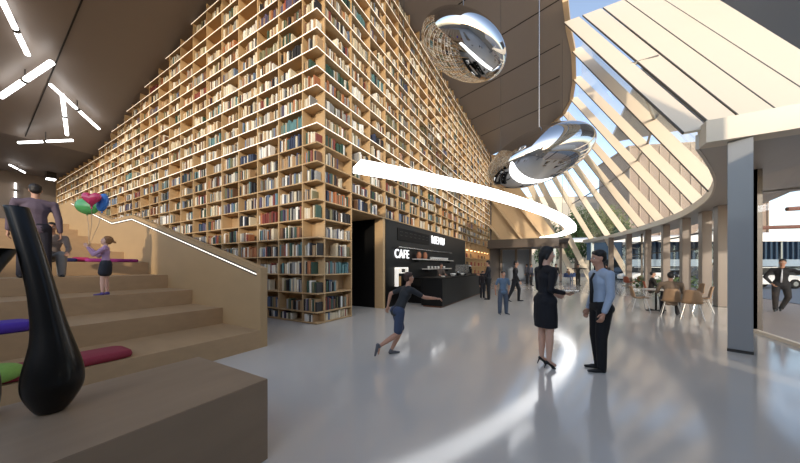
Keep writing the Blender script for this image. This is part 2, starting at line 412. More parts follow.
# wall shelves with cups
def cup(name, label, x, y, z, r, h, m, group=None):
    mbc = MB().lathe([(r*.6, 0), (r*.95, h*.4), (r, h), (r*.86, h), (r*.8, h*.4), (r*.4, h*.1)], 12)
    o_ = mbc.build(name, m, smooth=True); o_.location = (x, y, z); tag(o_, label, 'cup', group); return o_
M_cup = mat('ceramic', '#e8e2d8', .3); M_terr = mat('terracotta', '#b0704c', .6); M_plant = mat('dark_bottle', '#3a2a20', .3)
M_ledge = mat('pale_ledge', '#d8cfc2', .5)
wsh = []
for (y0, y1, z, lab) in ((10.6, 15.2, 1.86, 'upper pale wall shelf behind the cafe counter'), (11.6, 14.9, 1.42, 'lower pale wall shelf behind the cafe counter')):
    t_ = thing('wall_shelf', lab, 'shelf', (CX, y0, z))
    MB().box((0, 0, -.04), (.3, y1-y0, 0)).build('board', M_ledge, t_)
    MB().box((0, .3, -.14), (.2, .33, -.04)).build('bracket', M_dsteel, t_); MB().box((0, y1-y0-.33, -.14), (.2, y1-y0-.3, -.04)).build('bracket', M_dsteel, t_)
for i in range(9):
    cup('cup', 'white cup on the upper wall shelf', CX+.15, 12.3+i*.28, 1.86, .06, .12, M_cup, 'row of cups on the upper wall shelf')
for i in range(6):
    cup('cup', 'white cup on the lower wall shelf', CX+.15, 12.0+i*.42, 1.42, .06, .11, M_cup, 'row of cups on the lower wall shelf')
for i, (y, lb) in enumerate(((10.95, 'left terracotta jar on the upper wall shelf'), (11.6, 'right terracotta jar on the upper wall shelf'))):
    o = MB().lathe([(.08, 0), (.11, .1), (.1, .22), (.06, .28), (.07, .31), (.04, .31)], 14).build('jar', M_terr, smooth=True); o.location = (CX+.15, y, 1.86); tag(o, lb, 'jar')
# long dim lamp rail above
t_ = thing('lamp_rail', 'thin steel lamp rail running above the cafe lettering', 'lamp rail', (CX+.1, 9.1, 2.26)); MB().box((0, 0, 0), (.08, 6.2, .04)).build('rail', M_steel, t_)
for k in range(2): MB().box((-.1, .5+5*k, 0), (0, .54+5*k, .03)).build('bracket', M_dsteel, t_)
# glowing display cabinet
t_ = thing('display_cabinet', 'white framed lit cabinet of drinks below the CAFE lettering', 'cabinet', (CX, 9.1, .35))
mbb = MB()
for a, b in (((0,0,.4),(.12,.10,1.1)), ((0,0,1.08),(.12,.90,1.14)), ((0,.85,.9),(.12,.90,1.1)), ((0,.3,.90),(.12,.6,.93)), ((0,.3,.93),(.12,.33,1.08))): mbb.box(a, b)
mbb.build('frame', mat('lit_frame', '#ffffff', .5, emis='#fff1d8', estr=.5), t_)
MB().box((0, .1, .4), (.03, .46, .78)).build('back', mat('cabinet_warm', '#b98f5a', .5), t_)
t_ = thing('pastry_counter', 'dark cabinet shelves with warm coloured packs under the wall', 'cabinet', (CX+.01, 10.2, 0))
mbb = MB(); mbb.box((0, 0, 0), (.6, .06, 1.05)); mbb.box((0, 2.2, 0), (.6, 2.26, 1.05)); mbb.box((0, 0, 1.0), (.6, 2.26, 1.05)); mbb.box((0, 0, .65), (.6, 2.26, .69)); mbb.box((0, 0, .3), (.6, 2.26, .34)); mbb.build('body', M_blk, t_)
for zi, z in enumerate((.34, .69)):
    for i in range(9):
        o = MB().box((0, 0, 0), (.22, .16, .2)).build('pack', mat('pack_%d' % (i % 4), ['#b5502a', '#c98e3a', '#7d3020', '#d0b890'][i % 4], .5)); o.location = (CX+.25, 10.32+i*.21, z+.001)
        tag(o, '%s snack pack in the %s row of the dark cabinet' % (['orange', 'amber', 'dark red', 'beige'][i % 4], ['lower', 'upper'][zi]), 'pack', 'snack packs in the dark cabinet')
# counter
ct = thing('cafe_counter', 'long black cafe counter with dark grey top', 'counter', (-3.6, 9.45, 0))
MB().box((-.85, 0, .06), (0, 7.15, 1.06)).build('body', M_blk, ct)
MB().box((-.88, -.03, 1.06), (.03, 7.2, 1.1)).build('countertop', M_blkm, ct)
MB().box((-.8, .05, 0), (-.06, 7.1, .06)).build('plinth', mat('plinth_brown', '#6a3d22', .5), ct)  # one even brown, no emission
def on(name, label, cat, mbx, m, loc, smooth=True, rz=0):
    o_ = mbx.build(name, m, smooth=smooth); o_.location = loc; o_.rotation_euler = (0, 0, rz); return tag(o_, label, cat)
t_ = thing('espresso_machine', 'steel espresso machine standing on the black counter', 'coffee machine', (-4.1, 13.6, 1.1))
MB().box((-.25, -.4, .12), (.22, .4, .5)).build('body', M_steel, t_, bevel=.02); MB().box((-.25, -.42, 0), (.3, .42, .08)).build('drip_tray', M_dsteel, t_)
for k in (-.2, .2): MB().lathe([(.05, 0), (.05, .05), (.02, .06)], 10, .15, k).build('group_head', M_dsteel, t_).location = (0, 0, .08)
MB().box((-.2, -.38, .5), (.15, .38, .53)).build('cup_rail', M_dsteel, t_)
for y, lb in ((14.5, 'first coffee grinder beside the espresso machine'), (14.9, 'farther coffee grinder beside the espresso machine')):
    t_ = thing('coffee_grinder', lb, 'grinder', (-4.1, y, 1.1)); MB().box((-.1, -.09, 0), (.1, .09, .3)).build('body', M_blkm, t_, bevel=.01); MB().lathe([(.05, .3), (.1, .42), (.1, .48), (.02, .5)], 12).build('hopper', M_steel, t_, smooth=True)
for i, (y, r, h, lb) in enumerate(((10.3, .09, .05, 'small plate on the near end of the counter'), (11.5, .13, .12, 'round white bowl on the black counter'), (12.2, .07, .2, 'steel jug on the black counter'), (12.9, .1, .1, 'wide pale dish on the counter by the barista'))):
    on('bowl' if i != 2 else 'jug', lb, 'bowl' if i != 2 else 'jug', MB().lathe([(r*.5, 0), (r, h*.8), (r*.96, h), (r*.85, h), (r*.4, h*.2)], 14), M_cup if i != 2 else M_steel, (-3.9, y, 1.1))
# lit shelves at the far end of the cafe
fs = thing('display_shelf', 'warm lit wooden display shelf at the far end of the cafe', 'shelf', (CX, 18.7, 0))
mbb = MB()
for k in range(8): mbb.box((-.35, k*1.1, 0), (0, k*1.1+.05, CAFE_Z-.04))
for z in (.3, .9, 1.5, 2.1, 2.7): mbb.box((-.35, 0, z), (-.02, 7.75, z+.04))
mbb.build('frame', M_wood, fs); MB().box((-.37, 0, 0), (-.35, 7.75, CAFE_Z-.04)).build('back', M_back, fs)
mbb = MB()
for k in range(7): mbb.box((-.34, k*1.1+.4, 2.66), (-.05, k*1.1+.8, 2.69))
tag(mbb.build('shelf_lamp', mat('warm_lamp', '#ffffff', .5, emis='#ffc880', estr=6), fs), 'small warm lamps under the top board')
for k in range(7):
    for z in (.94, 1.54, 2.14):
        if R.random() < .75:
            o = on('bag', 'small paper bag on the lit display shelf', 'bag', MB().box((-.1, -.12, 0), (.1, .12, R.uniform(.2, .34))), mat('bag_%d' % R.randrange(3), R.choice(['#c9b48e', '#8d3b2a', '#5d4a38']), .7), (CX-.15, 18.7+k*1.1+R.uniform(.3, .8), z+.001), False)
            o['group'] = 'paper bags on the lit display shelf'
# ================================================================ STAIRS AND PARAPET
YP, YP2 = 3.18, 3.32
SX = [-4.83, -6.13, -7.42, -8.70, -9.93, -11.76, -14.0, -15.4, -16.8, -18.1]
SZ = [.33, .66, .98, 1.31, 1.64, 1.98, 2.33, 2.66, 3.0, 3.33]
st = thing('seating_stairs', 'wide wooden stepped seating rising to the left beside the parapet', 'stairs', (SX[0], 0, 0))
for i, (x, z) in enumerate(zip(SX, SZ)):
    x2 = SX[i+1] if i+1 < len(SX) else -24
    z0 = 0 
    mb = MB().box((x2-SX[0], -9, 0), (x-SX[0], YP, z)); mb.build('step', M_stone, st)
# back tiers at the top of the stairs
pr = thing('parapet', 'sloping wooden parapet wall between the stairs and the books', 'parapet', (SX[0], YP, 0))
prof = [(-4.83, 0), (-4.83, 1.5), (-11.11, 3.08), (-12.83, 3.08), (-17.75, 4.30), (-24, 4.30), (-24, 0)]
n = len(prof); V = [(x-SX[0], 0, z) for x, z in prof]+[(x-SX[0], YP2-YP, z) for x, z in prof]
MB().add(V, [tuple(range(n)), tuple(range(n, 2*n))[::-1]]+[(i, (i+1) % n, (i+1) % n+n, i+n) for i in range(n)]).build('panel', mat('parapet_wood', '#a88b64', .5, noise=.1, scale=(1.2, 5, 3), det=6, bump=.04), pr)
lp = [(-4.95, 1.385), (-11.11, 2.95), (-12.83, 2.95), (-17.75, 4.17)]
mb = MB(); g = MB()
for (xa, za), (xb, zb) in zip(lp[:-1], lp[1:]):
    for q, w, e0, e1 in ((mb, .009, -.012, 0), (g, .04, -.003, .0)):
        q.hexa([(xb-SX[0], e0, zb-w), (xa-SX[0], e0, za-w), (xa-SX[0], e1, za-w), (xb-SX[0], e1, zb-w), (xb-SX[0], e0, zb+w), (xa-SX[0], e0, za+w), (xa-SX[0], e1, za+w), (xb-SX[0], e1, zb+w)])
tag(mb.build('led_strip', M_ledw, pr), 'glowing warm white line'); g.build('groove', M_edge, pr)
# ---- block in front with vase
bl = thing('wooden_bench_block', 'low solid wooden bench block in the left foreground', 'bench', (-2.0, 1.38, 0))
MB().box((-1.09, -6.4, 0), (0, 0, .64)).build('block', M_block, bl, bevel=.004)
def vase(name, label, loc, path, loc_r):
    t_ = thing(name, label, 'vase', loc)
    rings = []
    for (ox, oy, z, r, sq) in path:
        rings.append([(ox+r*math.cos(k*2*PI/28), oy+sq*r*math.sin(k*2*PI/28), z) for k in range(28)])
    b_ = MB().loft(rings).build('body', mat('vase_black', '#050505', .3, coat=.12, spec=.3, noise=.2, scale=(4, 4, 4)), t_, smooth=False)
    sb = b_.modifiers.new('s', 'SUBSURF'); sb.levels = 1; sb.render_levels = 2
    b_.data.shade_smooth()
    return t_
VB = (-2.72, .40, .64)
# axis leans away to the left as it rises
vpx = [(.012, 0, .05), (.012, .008, .064), (.018, .06, .094), (.024, .137, .127), (.026, .2, .131), (.026, .28, .124), (.022, .42, .09), (-.002, .54, .073), (-.04, .73, .060), (-.11, .98, .054), (-.19, 1.22, .050), (-.205, 1.265, .050), (-.21, 1.27, .047), (-.208, 1.265, .036), (-.19, 1.2, .034)]
vp = [(dx*cc, dx*ss, z, r, 1) for dx, z, r in vpx]
vase('vase', 'tall black vase with a leaning square-cut neck on the bench block', VB, vp, 1)
vq = [(0, 0, 0, .05, 1), (0, 0, .02, .07, 1), (0, 0, .15, .085, 1), (0, 0, .3, .07, 1), (0, 0, .5, .035, 1), (0, 0, .7, .03, 1), (.0, 0, .82, .05, 1), (0, 0, 1.01, .15, 1), (0, 0, 1.015, .14, 1), (0, 0, .87, .06, 1)]
vase('vase', 'black vase with a flared mouth at the left edge of the bench block', (-2.955, .173, .64), vq, 1)
# ---- cushions
def cushion(name, label, loc, sx, sy, sz, m, rz=0, group=None):
    t = MB(); n = 12; rings = []
    for iz, (f, z) in enumerate(((.90, 0), (.98, .12), (1, .5), (.98, .88), (.90, 1))):
        ring = []
        for k in range(32):
            a = k*2*PI/32; ca, sa = math.cos(a), math.sin(a); e = .22
            ring.append((sx/2*f*math.copysign(abs(ca)**e, ca), sy/2*f*math.copysign(abs(sa)**e, sa), z*sz))
        rings.append(ring)
    t.loft(rings); o_ = t.build(name, m, smooth=True); o_.location = loc; o_.rotation_euler = (0, 0, rz); tag(o_, label, 'cushion', group); return o_
cushion('cushion', 'dark red flat cushion on the lowest step', (-5.13, .85, .331), .5, 1.15, .1, mat('fabric_red', '#8a2c3a', .85, noise=.1, scale=(30, 30, 30)))
cushion('cushion', 'purple flat cushion on the second step', (-6.42, .1, .661), .5, 1.4, .13, mat('fabric_purple', '#4b2f9a', .85, noise=.1, scale=(30, 30, 30)))
on('pouf', 'round light green pouf on the lowest step at left', 'pouf', MB().ell((0, 0, .1), (.2, .2, .1), 20, 10), mat('fabric_green', '#7da24a', .9, noise=.15, scale=(40, 40, 40)), (-4.99, .38, .331))
cushion('cushion', 'navy blue cushion on the fifth step', (-10.35, 1.55, 1.641), .5, .75, .09, mat('fabric_navy', '#252a5e', .85, noise=.1, scale=(30, 30, 30)))
cushion('cushion', 'long magenta cushion on the fifth step near the parapet', (-10.35, 2.55, 1.641), .5, 1.0, .09, mat('fabric_magenta', '#8e2a72', .85, noise=.1, scale=(30, 30, 30)))
on('cushion_roll', 'small pink rolled cushion beside the navy cushion', 'cushion', MB().caps((0, -.1, .06), (0, .1, .06), .06, .06), mat('fabric_pink', '#b8325e', .85, noise=.1, scale=(30, 30, 30)), (-10.3, 2.0, 1.641))
exec_after = []
# ================================================================ CEILING LAMPS
def tube_lamp(name, label, p0, p1, r=.06):
    p0, p1 = Vector(p0), Vector(p1); mid = (p0+p1)/2; t_ = thing(name, label, 'lamp', mid)
    d = (p1-p0); L = d.length; u = d.normalized(); h = L/2
    b = MB().tube([-u*h, -u*(h-.03), u*(h-.03), u*h], [r*.6, r, r, r*.6], 12).build('glow_tube', M_white, t_, smooth=True)
    MB().tube([-u*.06, u*.06], r*1.25, 12).build('clamp', M_dsteel, t_, smooth=True)
    zc = 12.3+.228*(mid.x+5.42) if mid.x > XK else 8.12
    MB().tube([(0, 0, r), (0, 0, zc-mid.z+.01)], .02, 6).build('hanger', M_dsteel, t_)
TL = [('first tube lamp in the top left corner, running downward', (-14.99, 1.28, 9.82), (-17.01, 2.0, 9.36), .075),
      ('large bright tube lamp slanting up to the right at the left edge', (-20.03, 1.67, 8.55), (-16.65, 2.51, 9.3), .09),
      ('thin tube lamp slanting down to the right towards the books', (-18.1, 2.67, 9.02), (-20.24, 4.55, 8.52), .065),
      ('steep tube lamp crossing under the slanting one', (-18.27, 3.02, 8.86), (-21.44, 3.70, 8.15), .065),
      ('low nearly level tube lamp farthest from the entrance', (-23.72, 2.49, 7.8), (-21.57, 3.92, 8.0), .06)]
for lb, a, b, r in TL: tube_lamp('tube_lamp', lb, a, b, r)
tube_lamp('tube_lamp', 'small far tube lamp above the man on the stairs', (-29.6, 2.8, 7.85), (-31.2, 3.55, 7.85), .05)
t_ = thing('wall_lamp', 'short upright glowing tube on the dark far wall', 'lamp', (-32.9, 3.35, 6.85))
MB().tube([(0, 0, -.55), (0, 0, -.1)], .05, 10).build('glow_tube', M_white, t_); MB().tube([(0, 0, .05), (0, 0, .5)], .05, 10).build('glow_tube', M_white, t_)
MB().box((-.12, -.05, -.08), (.05, .05, .08)).build('bracket', M_dsteel, t_)
t_ = thing('spot_lamp', 'small bright square spot lamp at the far end of the book wall', 'lamp', (-30.9, 4.6, 7.6))
MB().box((-.2, -.2, 0), (.2, .2, .08)).build('diffuser', M_white, t_); MB().box((-.22, -.22, .08), (.22, .22, .52)).build('housing', M_dsteel, t_)
# ================================================================ RING LIGHT
RP = [(-4.25, 5.33), (-3.55, 6.45), (-2.65, 8.1), (-1.7, 10.2), (-.62, 13.3), (.30, 16.9), (.80, 20.3), (.78, 22.6), (.1, 25.2), (-1.0, 27.0)]
def catmull(P, n):
    out = []
    for i in range(len(P)-1):
        p0, p1, p2, p3 = P[max(i-1, 0)], P[i], P[i+1], P[min(i+2, len(P)-1)]
        for k in range(n):
            t = k/n; out.append(tuple(.5*((2*b)+(-a+c)*t+(2*a-5*b+4*c-d)*t*t+(-a+3*b-3*c+d)*t**3) for a, b, c, d in zip(p0, p1, p2, p3)))
    out.append(tuple(P[-1])); return out
rp = catmull(RP, 8); rings = []
for i, p in enumerate(rp):
    a = Vector(rp[max(i-1, 0)]); b = Vector(rp[min(i+1, len(rp)-1)]); t = (b-a).normalized(); nrm = Vector((t.y, -t.x))
    w = .30; hgt = .15
    P_ = Vector(p)
    rings.append([(*(P_-nrm*w), 3.91), (*(P_+nrm*w), 3.91), (*(P_+nrm*w), 3.91+hgt), (*(P_-nrm*w), 3.91+hgt)])
rl = thing('ring_light', 'huge curved glowing band of light hanging across the hall', 'lamp', (-1.7, 10.2, 3.91))
o = MB().loft([[(x+1.7, y-10.2, z-3.91) for x, y, z in r] for r in rings]).build('light_band', M_ring, rl)
for i in (8, 24, 40, 56):
    p = rp[i]; MB().tube([(p[0]+1.7, p[1]-10.2, .14), (p[0]+1.7, p[1]-10.2, 12.3+.228*(p[0]+5.42)-3.91)], .006, 5).build('suspension_wire', M_dsteel, rl)
# ================================================================ MIRRORED EGGS
def egg(label, cx_, cy_, depth, rad, rot, rodlabel):
    X, Y = (cx_-400)/274*depth, depth; z = EYE+(266-cy_)/274*depth
    wx, wy = X*cc-Y*ss, X*ss+Y*cc
    t_ = thing('mirror_ellipsoid', label, 'sculpture', (wx, wy, z))
    b_ = MB().ell((0, 0, 0), rad, 64, 40, rot=Matrix.Rotation(YAW, 3, 'Z') @ rot.to_matrix()); b_.build('shell', M_mirror, t_, smooth=True)
    zc = 12.3+.228*(wx+5.42)-z
    MB().tube([(0, 0, rad[2]*.8), (0, 0, zc)], .022, 8).build('hanger_rod', M_steel, t_)
    return t_
egg('tilted mirror polished egg hanging nearer the book wall', 463, 47, 8.6, (1.42, 1.05, .70), Euler((0, math.radians(27), 0)), '')
egg('larger mirror polished egg hanging above the curved light', 539, 157, 11.0, (2.12, 1.6, 1.02), Euler((0, math.radians(-20), 0)), '')
def V3_(*a): return Vector(a)
# ================================================================ FACADE
RIM = [(1.6, 5.2), (2.38, 7.39), (2.77, 8.24), (3.25, 9.35), (3.82, 10.82), (4.41, 12.84), (4.78, 14.9), (5.02, 17.3), (4.98, 19.6), (4.65, 22.7), (4.07, 26.2), (3.3, 29.2), (2.3, 32.0)]
rim = catmull(RIM[1:], 6)
# canopy: ring plate outside of the rim
def canopy():
    outer = []
    m_ = MB(); N = len(rim); V = []
    for i, p in enumerate(rim):
        a = Vector(rim[max(i-1, 0)]); b = Vector(rim[min(i+1, N-1)]); t = (b-a).normalized(); nn = Vector((t.y, -t.x))
        if p[1] < 12.5: q = (9.0, p[1])
        else:
            k = min(1, (p[1]-12.5)/1.0); w = 4.6*(1-k)+1.7*k; q = tuple(Vector(p)+nn*w)
        V += [(p[0], p[1], 3.8), (q[0], q[1], 3.8), (q[0], q[1], 4.06), (p[0], p[1], 4.02)]
    F = []
    for i in range(N-1):
        for j in range(4): a = i*4+j; b = i*4+(j+1) % 4; F.append((a, b, b+4, a+4))
    F += [(3, 2, 1, 0), ((N-1)*4, (N-1)*4+1, (N-1)*4+2, (N-1)*4+3)]
    m_.add(V, F); return m_
cp = thing('canopy', 'low curved canopy ring beneath the slanted fins', 'canopy', (4.4, 12.8, 3.8))
o = canopy(); o.v = [(x-4.4, y-12.8, z-3.8) for x, y, z in o.v]; o.build('soffit', M_soffit, cp)
m_ = MB(); rr_ = []
for i, p in enumerate(rim):
    a = Vector(rim[max(i-1, 0)]); b = Vector(rim[min(i+1, len(rim)-1)]); t = (b-a).normalized(); nn = Vector((t.y, -t.x)); P_ = Vector(p)
    A = P_-nn*.05; Bq = P_
    rr_.append([(A.x-4.4, A.y-12.8, -.02), (Bq.x-4.4, Bq.y-12.8, -.02), (Bq.x-4.4, Bq.y-12.8, .26), (A.x-4.4, A.y-12.8, .26)])
m_.loft(rr_).build('rim_band', mat('rim_band', '#cfc4b4', .4), cp)
M_bgrey0 = mat('overhang_grey', '#8f959b', .5)
# cream beam at the entrance side
be = thing('cream_beam', 'long cream fascia beam resting on the big grey column', 'beam', (2.38, 7.1, 3.79))
MB().box((0, 0, 0), (7, .35, .40)).build('fascia', M_cream, be)
up_ = thing('roof_overhang', 'grey flat roof overhang above the upper right corner', 'roof', (4.6, 13.5, 13.6)); MB().box((0, 0, 0), (24, 20, .3)).build('slab', M_bgrey0, up_)
# fins : (bottom on the rim, top on the ceiling edge)
M_finc = mat('fin_cream', '#ddcfba', .45, noise=.03, scale=(.6, .6, .6))
def cz(X): return 12.3+.228*(X+5.42)
FB = [(4.31, 4.42), (3.86, 3.39), (3.38, 2.58), (2.95, 1.83), (2.56, 1.07), (2.14, .33)]      # boards on the entrance side: x at the beam, x at the top
FIN = []
for i in range(5):
    xb, xt = FB[i+1]; wb, wt = FB[i][0]-xb, FB[i][1]-xt; cvr = (.975, .97, .95, .90, .80)[i]
    FIN.append((V3_(xb, 7.3, 4.1), V3_(xt, 15.1, 13.05), V3_(wb*cvr, 0, 0), V3_(wt*cvr, 0, 0)))
for b, t, w, q in (((4.36, 12.84, 3.98), (.74, 18.35), .47, 0), ((4.92, 15.7, 3.98), (.91, 21.2), .46, 0), ((5.10, 18.4, 3.98), (.87, 23.66), .46, 0),
       ((4.93, 20.69, 3.98), (.40, 25.4), .47, 0), ((4.56, 22.8, 3.98), (-.22, 25.95), .46, .0), ((4.05, 25.2, 3.98), (-.97, 26.45), .46, .1), ((3.42, 27.6, 3.98), (-1.49, 27.2), .46, .2), ((2.66, 30.8, 3.98), (-2.25, 27.5), .48, .3),
       ((5.9, 32.6, 0), None, .5, .3), ((2.95, 35.2, 0), (-3.2, 27.4), .6, .3), ((1.55, 35.9, 0), (-3.9, 27.4), .6, .3)):
    b = V3_(*b); top = V3_(t[0], t[1], 12.3+.228*(t[0]+5.42)+.1) if t else V3_(3.42, 28.0, 3.78)
    wv = V3_(1, q, 0).normalized()*w; FIN.append((b, top, wv, wv))
fin_outer = []
ordn = ['first', 'second', 'third', 'fourth', 'fifth', 'sixth', 'seventh', 'eighth', 'ninth', 'tenth', 'eleventh', 'twelfth', 'thirteenth', 'fourteenth', 'fifteenth']
for i, (b, t, wb, wt) in enumerate(FIN):
    up = (t-b).normalized(); th = up.cross(wb.normalized()).normalized()*.022
    V = [b-th, b+wb-th, b+wb+th, b+th, t-th, t+wt-th, t+wt+th, t+th]
    if i < 13: lab = 'slanted cream roof fin, %s counting from the upper right corner' % ordn[i]
    else: lab = ['slanted white brace standing behind the farthest brown columns', 'tall slanted white fin reaching the floor, right one at the far doorway', 'tall slanted white fin reaching the floor, left one at the far doorway'][i-13]
    t_ = thing('roof_fin', lab, 'fin', b, 0, 'row of slanted fins along the glass facade')
    MB().hexa([v-b for v in V]).build('blade', M_finc, t_)
    e = wb.normalized()*.018
    V = [b-th*1.05-e, b-th*1.05+e*.2, b+th*1.05+e*.2, b+th*1.05-e, t-th*1.05-e, t-th*1.05+e*.2, t+th*1.05+e*.2, t+th*1.05-e]
    tag(MB().hexa([v-b for v in V]).build('edge_shade', M_edge, t_), 'dark strip painting the shade on the fin edge')  # shade of the narrow inner edge is put into this strip's colour
    fin_outer.append((b+wb, t+wt, b, t))
# glass behind the fins and steel ring
for i in range(len(FIN)-1):
    a, b = fin_outer[i], fin_outer[i+1]
    if i in (12, 13): continue
    if i < 5: q5 = Vector((0, .12, 0)); a = [v+q5 for v in a]; b = [v+q5 for v in b]
    V = [a[0], b[0], b[1], a[1]]; q = Vector((.012, 0, 0))
    struct(MB().hexa([a[0], b[0], b[0]+q, a[0]+q, a[1], b[1], b[1]+q, a[1]+q]).build('window_%d' % (i+1), M_glass))
def ringbar(f, r, nm, lab, lo=0, hi=None):
    pts = [a[0].lerp(a[1], f)+Vector((-.04, 0, 0)) for a in fin_outer[lo:hi]]
    t_ = thing(nm, lab, 'rail', pts[0]); MB().tube([p-pts[0] for p in pts], r, 6).build('bar', mat('ring_bar', '#7b756c', .4, metal=.5), t_)
ringbar(.36, .05, 'glazing_rail', 'thin grey steel rail crossing the slanted fins', 3, 13)
# header beam along the ceiling edge
hb = thing('header_beam', 'tan header beam where the fins meet the ceiling', 'beam', (.1, 8, cz(.1)))
m_ = MB(); hp = [(x, y) for x, y in CE[1:]]
m_.loft([[(x-.1, y-8, 12.3+.228*(x+5.42)-cz(.1)-.06), (x+.12, y-8, 12.3+.228*(x+5.42)-cz(.1)-.06), (x+.12, y-8, 12.3+.228*(x+5.42)-cz(.1)+.26), (x-.1, y-8, 12.3+.228*(x+5.42)-cz(.1)+.26)] for x, y in hp]).build('beam', M_tan, hb)
# tan end wall beyond the book wall
ew = thing('tan_end_wall', 'tan panelled slanted wall beyond the end of the book wall', 'wall', (-5.4, 27.2, 3.9))
poly = [(-.1, 0), (5.5, 0), (-.6, 8.8)]
V = [(.02, 0, 0), (5.6, 0, 0), (.35, 0, 8.25), (.02, 0, 8.3)]; V = V+[(x, .25, z) for x, y, z in V]
MB().add(V, [(0, 1, 2, 3), (7, 6, 5, 4), (0, 4, 5, 1), (1, 5, 6, 2), (2, 6, 7, 3), (3, 7, 4, 0)]).build('panel', M_tan, ew)
for k, xb in enumerate((1.05, 2.9, 4.7)):
    pass
    L_ = min((xb+.1)/.69, 8.2)
    MB().hexa([(xb-.2, -.5, 0), (xb, -.5, 0), (xb, 0, 0), (xb-.2, 0, 0), (xb-.2-.69*L_, -.5, L_), (xb-.69*L_, -.5, L_), (xb-.69*L_, 0, L_), (xb-.2-.69*L_, 0, L_)]).build('rib', M_tan, ew)
MB().box((-.1, -1.5, -.75), (5.6, .3, 0)).build('fascia', mat('fascia_taupe', '#54483d', .5), ew)
# ================================================================ COLUMNS
def column(name, label, x, y, w, d, h, m, rz=0, group=None):
    t_ = thing(name, label, 'column', (x, y, 0), rz, group)
    MB().box((-w/2, -d/2, .05), (w/2, d/2, h)).build('shaft', m, t_, bevel=.008)
    MB().box((-w/2-.004, -d/2-.004, 0), (w/2+.004, d/2+.004, .05)).build('base_plate', M_dsteel, t_)
column('column', 'big grey square column carrying the cream beam', 2.885, 7.33, .29, .29, 3.788, M_grey, -.37)
CP = [(721, 307, .36), (705, 303, .36), (685, 298.5, .36), (665.5, 294, .36), (647.5, 290.5, .36), (628.7, 287.8, .38), (611, 285.4, .38)]
cl = ['nearest of the brown columns, just left of the big grey column', 'second brown column from the big grey column', 'third brown column from the big grey column', 'fourth brown column from the big grey column', 'fifth brown column from the big grey column', 'sixth brown column from the big grey column', 'farthest brown column behind the man in the blue shirt']
colpos = []
for (px, py, w), lb in zip(CP, cl):
    dd = EYE*274/(py-266); X = (px-400)/274*dd; wx, wy = X*cc-dd*ss, X*ss+dd*cc
    colpos.append((wx, wy)); column('column', lb, wx, wy, w*.8, w, 3.798, M_brown, 0, 'row of brown columns under the canopy rim')
# ground floor glazing outside the columns
gl = [(4.02, -3), (4.02, 7.5), (4.02, 9.7)]+[(x+.75, y+.1) for x, y in colpos[:1]]+[(x+.75, y+.2) for x, y in colpos[1:]]+[(6.6, 33)]
for i in range(len(gl)-1):
    (x0, y0), (x1, y1) = gl[i], gl[i+1]; d = Vector((x1-x0, y1-y0)).normalized(); n_ = Vector((d.y, -d.x))*.01
    if i == 0: continue
    struct(MB().hexa([(x0,y0,.06),(x1,y1,.06),(x1+n_.x,y1+n_.y,.06),(x0+n_.x,y0+n_.y,.06),(x0,y0,3.8),(x1,y1,3.8),(x1+n_.x,y1+n_.y,3.8),(x0+n_.x,y0+n_.y,3.8)]).build('window_%d' % (20+i), M_glass))
    t_ = thing('window_grille', 'dark horizontal glazing bars between %s' % ['', 'the entrance and the big grey column', 'the big grey column and the nearest brown column', 'the nearest two brown columns', 'the second and third brown columns', 'the third and fourth brown columns', 'the fourth and fifth brown columns', 'the fifth and sixth brown columns', 'the sixth and the farthest brown column', 'the farthest brown column and the end'][i] , 'frame', (x0, y0, 0))
    n2 = n_*4
    zs_ = (0, 2.35, 3.1) if i > 3 else (0,)
    for z, h in [(z, .07) for z in zs_]:
        MB().hexa([(-n2.x,-n2.y,z),(x1-x0-n2.x,y1-y0-n2.y,z),(x1-x0+n2.x,y1-y0+n2.y,z),(n2.x,n2.y,z),(-n2.x,-n2.y,z+h),(x1-x0-n2.x,y1-y0-n2.y,z+h),(x1-x0+n2.x,y1-y0+n2.y,z+h),(n2.x,n2.y,z+h)]).build('bar', M_dsteel if z else M_cream, t_)
    if i in (1, 2, 4, 6, 8): MB().box((-.05, -.05, 0), (.05, .05, 3.795)).build('mullion', M_dsteel, t_)
t_ = thing('glazing_post', 'dark brown glazing post beside the big grey column', 'post', (4.05, 9.75, 0)); MB().box((-.08, -.1, 0), (.1, .1, 3.795)).build('post', mat('post_brown', '#2e2623', .4), t_)
# ================================================================ FAR STOREFRONT
for i, x in enumerate((-5.2, -3.7, -2.3, -.9, .4)):
    column('column', ['slim far column at the end of the cafe', 'second slim far column from the cafe', 'third slim far column from the cafe', 'fourth slim far column from the cafe', 'slim far column nearest the doorway'][i], x, 31.5, .22, .3, 3.4, M_brown, 0, 'slim columns at the far end')
struct(MB().box((-6, 31.2, 3.3), (1.0, 31.8, 3.9)).build('trim_21', M_dark))
struct(MB().box((-5.9, 27.4, 3.85), (1.0, 31.5, 3.95)).build('ceiling', M_dark))
struct(MB().box((-6, 31.9, 0), (-2.4, 32.0, 3.3)).build('wall_far', mat('far_wall_blue', '#7b8492', .5)))
